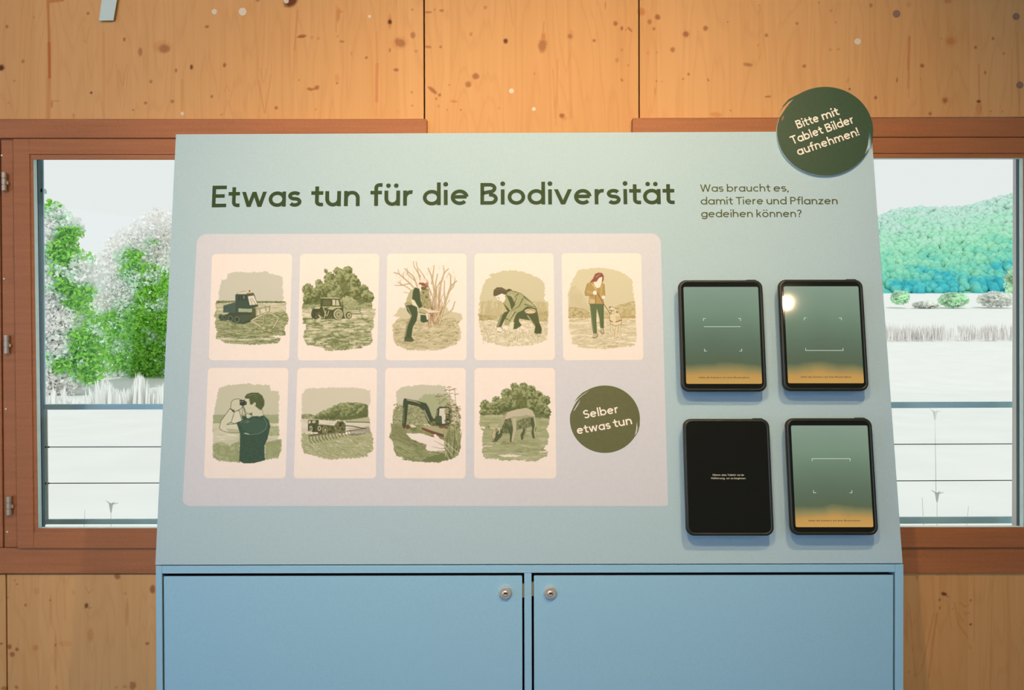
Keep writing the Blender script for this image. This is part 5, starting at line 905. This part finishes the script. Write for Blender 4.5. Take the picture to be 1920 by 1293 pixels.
def tablet(q, mode, lab):
    c = sum(q)/4; e = (q[1]-q[0])+(q[2]-q[3]); e = e/np.linalg.norm(e)
    fv = np.array([-e[1], e[0]]); pl = Plane(SL.w(*c), SL.u*e[0]+SL.v*e[1], SL.u*fv[0]+SL.v*fv[1])
    t = empty('tablet', pl.w(0, 0, .0), lab, 'tablet', 'tablets on the sloped board')
    W, H = TW/2, THT/2
    sx0, sx1, sy0, sy1 = -W*.885, W*.885, -H*.862, H*.873
    mt = build('wall_mount', *join([lathe(pl.w(0, 0, .0002), pl.n, [(.042, 0), (.042, .014), (.038, HB-.0004)], 32)]), M_case, t)
    def rr(x, y, r, h=0): return rounded([(-x, -y), (x, -y), (x, y), (-x, y)], r, 8)
    # case: stacked rounded rings give the soft rubber edge
    prof = [(0.0025, HB), (0.0006, HB+.002), (0., HB+.0045), (0., HT-.0045), (.0010, HT-.0018), (.0030, HT-.0003), (.0048, HT), (.0062, HT-.0006), (.0068, HT-.0018)]
    V = []; Fc = []; n = 0
    for k, (ins, h) in enumerate(prof):
        L = rr(W-ins, H-ins, .017-ins*.7); n = len(L); V += [pl.w(a, b, h) for a, b in L]
    for k in range(len(prof)-1): Fc += [(k*n+i, k*n+(i+1) % n, (k+1)*n+(i+1) % n, (k+1)*n+i) for i in range(n)]
    Fc += [tuple(range(n))[::-1]]
    cs = build('case', V, Fc, M_case, t, smooth=True)
    bt = build('side_button', *prism(pl, rounded([(W*.62, H-.0012), (W*.86, H-.0012), (W*.85, H+.0014), (W*.63, H+.0014)], .0008, 3), HB+.004, HT-.005), M_case, t); bev(bt, .0005)
    build('display_glass', *prism(pl, rr(W-.0066, H-.0066, .012), HB+.004, HT-.0016), M_glass_blk, t)
    if mode == 2:
        lettering('screen_text', SL, [('Nimm', (1336.4, 891.6), (1351, 891.6), 3.3), ('das', (1353, 891.6), (1362.3, 891.6), 3.3), ('Tablet', (1364, 891.6), (1379.5, 891.6), 3.3), ('von', (1381.5, 891.6), (1388, 891.6), 3.3), ('der', (1389.5, 891.6), (1395.3, 891.6), 3.3), ('Halterung,', (1333.6, 897.6), (1359.5, 897.8), 3.3), ('um', (1362, 897.8), (1368, 897.8), 3.3), ('zu', (1370.4, 897.8), (1375, 897.8), 3.3), ('beginnen', (1377, 897.8), (1397.8, 897.9), 3.3)], M_stext2, HT-.0014, .17, t)
        return t
    nx, ny = 2, 2; L = rounded([(sx0, sy0), (sx1, sy0), (sx1, sy1), (sx0, sy1)], .0032, 4)
    sc = build('screen', [pl.w(a, b, HT-.0013) for a, b in L], [tuple(range(len(L)))], M_scr, t)
    at = sc.data.color_attributes.new('scr', 'FLOAT_COLOR', 'POINT'); at.data.foreach_set('color', np.array([[(a-sx0)/(sx1-sx0), (b-sy0)/(sy1-sy0), .3*mode, 1] for a, b in L], np.float32).ravel())
    U = lambda f: sx0+(sx1-sx0)*f
    Vv = lambda f: sy1-(sy1-sy0)*f
    def bar(x0, y0, x1, y1): return ([pl.w(*q_, HT-.0011) for q_ in ((x0, y0), (x1, y0), (x1, y1), (x0, y1))], [(0, 1, 2, 3)])
    s = .0011; a, b, tp, bm = U(.25), U(.752), Vv(.327), Vv(.668); l = .0058
    for x, d in ((a, 1), (b, -1)):
        for y, e2 in ((tp, -1), (bm, 1)):
            build('corner_mark', *join([bar(min(x, x+d*s), min(y, y+e2*l), max(x, x+d*s), max(y, y+e2*l)), bar(min(x+d*s, x+d*l), min(y, y+e2*s), max(x+d*s, x+d*l), max(y, y+e2*s))]), M_mark, sc)
    ly = {0: Vv(.414), 1: bm+s*.5, 3: tp-s*.5}[mode]
    v_, f_ = bar(a+s*1.1, ly-s*.5, b-s*1.1, ly+s*.5); build('scan_line', [tuple(np.array(k)+pl.n*.0001) for k in v_], f_, M_mark, sc)
    # instruction line near the lower edge
    def PXf(fx_, fy_):
        p3 = np.array(pl.w(U(fx_), Vv(fy_), HT-.0012))-CAM; z = p3@FW; return (960+F*(p3@RT)/z, 646.5-F*(p3@UP)/z)
    wd = [('Halte', .17, .255), ('die', .268, .315), ('Kamera', .33, .465), ('auf', .48, .53), ('eine', .543, .61), ('Illustration', .625, .835)]
    lettering('screen_text', SL, [(w_, PXf(x0, .944), PXf(x1, .944), 2.9) for w_, x0, x1 in wd], M_stext, HT-.0012, .17, t)
    return t
for q, (c_, mode, lab) in zip(tq, TABS): tablet(q, mode, lab)

# ================================================================ small card hanging at the upper left
tp = wall_at(WY-.010)
tg = build('label_card', *prism(tp, [tp.px(*p) for p in [(185.5, 38.5), (212.5, 38), (219, 0), (223, -30), (194, -30), (190.5, 0)]], -.0012, 0), M_tag, label='small mint card hanging before the wooden wall at the upper left', cat='card', origin=tp.w(*tp.px(200, 10)))
build('paper_clip', *box(*[tp.px(196, -20)[0], tp.px(216, -20)[0]], WY-.011, WY+.0, tp.px(200, -30)[1], tp.px(200, -24)[1]), M_plug, tg)

# ================================================================ ceiling spots (with their lamps)
WARM = (1., .69, .40)
def spot(loc, target, power, size=1.1, blend=.9, lab='', rad=.016, color=WARM):
    t = empty('spot_lamp', (loc[0], loc[1], 3.1), lab, 'lamp', 'ceiling spots')
    ax = np.array(target, float)-np.array(loc); ax /= np.linalg.norm(ax); L = np.array(loc)
    build('stem', *cyl((loc[0], loc[1], 3.099), (0, 0, -1), .008, 3.099-loc[2]-.02, 12), M_lampb, t)
    build('housing', *lathe(L-ax*.12, ax, [(.02, 0), (.042, .01), (.045, .11), (.040, .112), (.037, .085), (.034, .084)], 24), M_lampb, t)
    e = mat('spot_lens', (1, 1, 1), .4, emit=((1., .86, .62), 60)); build('lens', *cyl(L-ax*.034, ax, .032, .003, 24), e, t)
    light('spot_beam', 'SPOT', tuple(L+ax*.002), target, power, color, spot_size=size, spot_blend=blend, shadow_soft_size=rad)
spot((.52, -1.22, 2.84), (.18, .1, 1.70), 80, 1.75, 1., 'ceiling spot nearest the board, right of its middle')
spot((-.30, -1.60, 2.78), (-.08, .1, 1.45), 92, 1.2, 1., 'ceiling spot nearest the board, left of its middle')
spot((-1.35, -1.75, 2.80), (-1.35, .45, 2.0), 52, 1.8, 1., 'added ceiling spot brightening the wall above the left window')  # no such lamp in view; added to brighten the upper left wall
spot((1.74, -3.0, 2.55), (.7, .1, 1.6), 34, 1.0, 1., 'ceiling spot farther back on the right')

# ================================================================ outdoors
EYE = CAM[2]
def gz(y): return -1.5 if y < 40 else -1.5+(min(y, 150)-40)*.082+max(0, y-150)*.12
ys = [WY+3.0, 6, 12, 20, 30, 40, 55, 75, 100, 130, 150, 175, 200, 230]
V = []; Fc = []
for y in ys:
    for x in (-300, -120, -40, 0, 40, 120, 300): V.append((x, y, gz(y)))
for j in range(len(ys)-1):
    for i in range(6): k = j*7+i; Fc.append((k, k+1, k+8, k+7))
M_field = mat('bleached_reed_field', (.70, .71, .69), .9, spec=.1, var=.03, vscale=.6)
build('ground', V, Fc, M_field, kind='structure')
def wp(px, py, depth):                                      # a point seen at px, py at the given distance
    d = px_ray(px, py); return CAM+d*(depth/(d@FW))

# hill beyond the field, wooded
def hill_h(x, y):                                           # ridge line read at y = 300
    ridge = 36+.14*(x-149)+1.2*math.sin(x*.13)
    t = min(1, max(0, (y-200)/95)); return gz(200)-.5+max(0, ridge)*t**.9
V = []; Fc = []; nx = 60; X0 = np.linspace(-420, 420, nx); Y0 = np.linspace(200, 330, 14)
for y in Y0:
    for x in X0: V.append((x, y, hill_h(x, y)))
for j in range(13):
    for i in range(nx-1): k = j*nx+i; Fc.append((k, k+1, k+nx+1, k+nx))
def hill_mat(name='hazy_hill_foliage'):  # grey haze up and left, teal tree shade at the foot, both in the colour
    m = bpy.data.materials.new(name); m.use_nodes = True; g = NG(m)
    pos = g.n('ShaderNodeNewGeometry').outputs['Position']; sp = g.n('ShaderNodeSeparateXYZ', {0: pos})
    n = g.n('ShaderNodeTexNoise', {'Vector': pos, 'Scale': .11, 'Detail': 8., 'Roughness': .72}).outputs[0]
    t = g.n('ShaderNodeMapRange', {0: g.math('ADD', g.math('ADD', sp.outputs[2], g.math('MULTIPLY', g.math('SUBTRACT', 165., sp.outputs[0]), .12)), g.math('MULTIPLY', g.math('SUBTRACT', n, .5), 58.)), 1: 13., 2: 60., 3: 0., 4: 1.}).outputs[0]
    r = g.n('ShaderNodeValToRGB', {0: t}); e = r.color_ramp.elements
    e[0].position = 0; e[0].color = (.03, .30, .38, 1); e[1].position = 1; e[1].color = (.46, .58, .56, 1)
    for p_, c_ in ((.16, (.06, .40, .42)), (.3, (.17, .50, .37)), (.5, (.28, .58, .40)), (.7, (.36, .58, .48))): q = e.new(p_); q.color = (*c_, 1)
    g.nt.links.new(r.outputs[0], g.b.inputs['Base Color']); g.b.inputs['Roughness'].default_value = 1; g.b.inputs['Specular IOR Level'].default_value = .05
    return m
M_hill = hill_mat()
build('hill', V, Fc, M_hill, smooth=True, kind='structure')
def ico(sub=2):
    bm = bmesh.new(); bmesh.ops.create_icosphere(bm, subdivisions=sub, radius=1); V = np.array([v.co[:] for v in bm.verts]); Fc = [[v.index for v in f.verts] for f in bm.faces]; bm.free(); return V, np.array(Fc)
IV, IF = ico(2)
R = np.random.RandomState(5)
def crowns(pts, name, m, **kw):                             # many rounded tree crowns as one mass
    VV = []; FF = []; k = 0
    for (x, y, z, r, hh) in pts:
        v = IV*(1+.42*(R.rand(len(IV), 1)-.5))*np.array([r, r, hh])+np.array([x, y, z]); VV.append(v); FF.append(IF+k); k += len(IV)
    return build(name, np.concatenate(VV).tolist(), np.concatenate(FF).tolist(), m, smooth=True, **kw)
pts = []
for _ in range(8000):
    x = R.uniform(105, 235); y = R.uniform(201, 318); z = hill_h(x, y); r = R.uniform(.65, 1.5); pts.append((x, y, z+r*.5, r, r*R.uniform(.9, 1.5)))
for _ in range(500):
    x = R.uniform(-250, 80); y = R.uniform(203, 318); z = hill_h(x, y); r = R.uniform(2, 4); pts.append((x, y, z+r*.5, r, r*R.uniform(.9, 1.5)))
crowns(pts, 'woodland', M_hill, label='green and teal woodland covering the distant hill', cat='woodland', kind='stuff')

# pale hedge bushes at the foot of the hill and a band of reeds in the field
M_hedge = mat('pale_hedge', (.80, .82, .78), 1, spec=.05, var=.25, vscale=.5); M_bush = mat('mint_bush', (.62, .82, .64), 1, spec=.05, var=.3, vscale=.4)
for i, (px, py, wd, hh, m, lab) in enumerate([(1688, 558, 17, 21, M_bush, 'round mint bush at the foot of the hill beside the board edge'), (1788, 562, 28, 22, M_bush, 'mint bush in the middle of the pale field edge'), (1868, 561, 36, 23, M_hedge, 'broad pale bush at the right end of the field edge'), (1736, 571, 25, 8, M_hedge, 'low pale hedge left of the middle bush'), (1905, 530, 22, 50, M_bush, 'tall mint bush at the right edge of the window')]):
    dp = 150 if i != 4 else 160; P0 = wp(px, py, dp); s = dp/F; n_ = 900
    q = R.normal(size=(n_, 3)); q /= np.linalg.norm(q, axis=1)[:, None]; q *= R.rand(n_, 1)**.4; q = P0+q*np.array([wd*s, wd*s*.6, hh*s*.62])
    a_ = R.normal(size=(n_, 3)); a_ /= np.linalg.norm(a_, axis=1)[:, None]; b_ = np.cross(a_, R.normal(size=(n_, 3))); b_ /= np.linalg.norm(b_, axis=1)[:, None]; z_ = R.uniform(.25, .5, (n_, 1))
    build('bush', np.stack([q-a_*z_, q+b_*z_*.7, q+a_*z_, q-b_*z_*.7], 1).reshape(-1, 3).tolist(), np.arange(n_*4).reshape(-1, 4).tolist(), m, origin=tuple(P0), label=lab, cat='bush', group='bushes at the field edge')
leafy(M_hedge, None); leafy(M_bush, None)
def blades(name, spots, m, wdt, **kw):
    V = []; Fc = []
    for x, y, z, h, lean in spots:
        k = len(V); a = R.uniform(0, 3.14); c_, s_ = math.cos(a)*wdt, math.sin(a)*wdt; lx = lean*h
        V += [(x-c_, y-s_, z), (x+c_, y+s_, z), (x+c_*.7+lx*.4, y+s_*.7, z+h*.6), (x-c_*.7+lx*.4, y-s_*.7, z+h*.6), (x+lx, y, z+h)]
        Fc += [(k, k+1, k+2, k+3), (k+3, k+2, k+4)]
    return build(name, V, Fc, m, **kw)
M_reed = mat('grey_reed', (.62, .60, .58), 1, spec=.05, var=.2, vscale=.8); M_reedw = mat('pale_reed', (.86, .87, .85), 1, spec=.05); leafy(M_reedw, None)
sp = []
for _ in range(1500):
    px = R.uniform(1640, 1960); d = R.uniform(73, 80)
    if N1(px/14., 3.3) < .42 and R.rand() < .85: continue
    p = wp(px, 632, d); sp.append((p[0], p[1], gz(d), R.uniform(.7, 1.5), R.uniform(-.15, .15)))
blades('reed_bed', sp, M_reed, .05, label='grey reed band across the pale field in the right window', cat='reeds', kind='stuff')
sp = []
for _ in range(900):                                        # pale reeds before the shrubs, left window
    px = R.uniform(40, 420); d = R.uniform(33, 35.5); top = 694+ (36 if px < 190 else 12)*R.rand()+35*abs(N2(px/22., 1.)-.5)*2+(18 if px < 180 else 0)
    p = wp(px, 760, d); p[2] = -1.5; q = wp(px, top, d); sp.append((p[0], p[1], p[2], q[2]-p[2], R.uniform(-.12, .12)))
blades('pale_reeds', sp, M_reedw, .07, label='pale reeds standing in front of the shrubs in the left window', cat='reeds', kind='stuff')
M_stem = mat('dry_stem', (.52, .56, .52), 1)
def dry_stem(px, y0, y1, d, lab, head=0, lean=0.):
    a = wp(px, y1, d); b = wp(px+lean, y0, d); L = b-a
    P = [cyl(a, L, .0022, np.linalg.norm(L), 6, .0012)]
    if head:
        for k in (-.8, 1, .4): P.append(cyl(b, (k, .1, .35-.2*k), .006, .04*abs(k)+.015, 6, .001))
        P.append(cyl(b-np.array([0, 0, .06]), (0, 0, 1), .004, .06, 8, .014))
    build('dry_stem', *join(P), M_stem, label=lab, cat='plant', group='dry stems outside the windows')
dry_stem(1757, 925, 1030, 5.2, 'tall dry stem with a spread head low in the right window', 1)
dry_stem(1755, 772, 925, 5.6, 'thin dry stem with a drooping head just under the right rail', 1, -2)
dry_stem(1733, 932, 1010, 5.2, 'short thick dry stem left of the spread head in the right window', 0, -4)
dry_stem(1810, 948, 1010, 5.6, 'leaning dry stem right of the spread head in the right window', 0, 6)
dry_stem(208, 945, 1010, 5.4, 'dry stem near the middle of the left window', 1)
dry_stem(157, 955, 1010, 5.6, 'short dry stem left of the taller one in the left window', 0, 2)

# flowering shrubs behind the reeds (leaf clusters, crown + trunk)
def leaf_mat():
    return leafy(attr_mat('shrub_leaf', 'leaf', .8, .1), None)
M_leaf = leaf_mat(); M_bark = mat('grey_bark', (.30, .27, .24), .9)
GREEN = [(105, 400, 38), (140, 430, 25), (120, 470, 30), (100, 545, 30), (130, 560, 25), (165, 545, 18), (250, 478, 20), (285, 560, 40), (215, 600, 30), (240, 640, 50), (300, 640, 50), (200, 690, 40), (280, 690, 40), (150, 655, 30), (110, 690, 20), (350, 560, 60)]   # where fresh leaves outnumber blossom
def shrub(px, pyb, d, blobs, n, lab, seed):
    Rn = np.random.RandomState(seed); base = wp(px, pyb, d); base[2] = -1.5
    t = empty('shrub', tuple(base), lab, 'shrub', 'shrubs behind the reeds')
    P = []
    tot = sum(b[2]*b[3] for b in blobs)
    for bx, by, rx, ry in blobs:
        k = int(n*rx*ry/tot); c = wp(bx, by, d); s = d/F
        v = Rn.normal(size=(k, 3)); v /= np.linalg.norm(v, axis=1)[:, None]; v *= (Rn.rand(k, 1)**.45)
        P.append(c+v*np.array([rx*s, min(rx, ry)*s*.7, ry*s]))
    P = np.concatenate(P); k = len(P)
    a = Rn.normal(size=(k, 3)); a /= np.linalg.norm(a, axis=1)[:, None]; b = np.cross(a, Rn.normal(size=(k, 3))); b /= np.linalg.norm(b, axis=1)[:, None]
    sz = Rn.uniform(.09, .17, (k, 1)); Q = np.stack([P-a*sz, P+b*sz*.6, P+a*sz, P-b*sz*.6], 1).reshape(-1, 3)
    f = np.arange(k*4).reshape(-1, 4)
    o = build('foliage', Q.tolist(), f.tolist(), M_leaf, t, kind='stuff')
    # colour follows the real mix of blossom and leaf clusters
    q = P/np.array([1.1, 1.1, .9]); g_ = .55*N1(q[:, 0]+40+q[:, 1]*.2, q[:, 2]+20)+.45*N2(q[:, 0]*2.3+90, q[:, 2]*2.3+q[:, 1]*.3+20)
    hi = (P[:, 2]-(-1.5))/9.
    dd = P-CAM; zz = dd@FW; ax = 960+F*(dd@RT)/zz; ay = 646.5-F*(dd@UP)/zz; gb = np.zeros(k)
    for gx_, gy_, gr_ in GREEN: gb += np.exp(-((ax-gx_)**2+(ay-gy_)**2)/(gr_*gr_))
    thr = .80; dens = .95*g_+.36*np.minimum(gb, 1.1)+.06*Rn.rand(k)
    c = np.where((dens > thr)[:, None], np.array([.36, .72, .12]), np.array([.95, .94, .93]))
    mid = (dens <= thr) & (dens > thr-.12); c[mid] = np.array([.70, .90, .72])
    tan = (dens < .44); c[tan] = np.array([.92, .89, .86]); c = c*Rn.uniform(.85, 1.1, (k, 1))
    at = o.data.color_attributes.new('leaf', 'FLOAT_COLOR', 'POINT'); col = np.ones((k*4, 4), np.float32); col[:, :3] = np.clip(np.repeat(c, 4, 0), 0, .92); at.data.foreach_set('color', col.ravel())
    for (bx, by, rx, ry) in blobs[:4]:
        c = wp(bx, by, d); A = np.array(base)+np.array([Rn.uniform(-.3, .3), 0, 0]); build('trunk', *cyl(A, c-A, .09, np.linalg.norm(c-A), 8, .03), M_bark, t)
shrub(95, 760, 40, [(118, 428, 40, 34), (98, 400, 26, 26), (95, 460, 50, 50), (120, 520, 80, 60), (80, 570, 70, 80), (120, 620, 80, 70), (90, 690, 80, 60), (150, 680, 50, 50)], 19000, 'light green and white shrub at the left side of the left window', 3)
shrub(270, 760, 49, [(300, 440, 60, 50), (255, 470, 60, 50), (220, 520, 60, 60), (290, 540, 80, 70), (200, 590, 70, 70), (270, 620, 90, 80), (320, 660, 70, 80), (230, 690, 80, 50), (380, 520, 80, 110), (400, 650, 90, 90), (220, 735, 110, 26), (350, 730, 110, 30)], 36000, 'large pale flowering shrub filling the middle of the left window', 4)
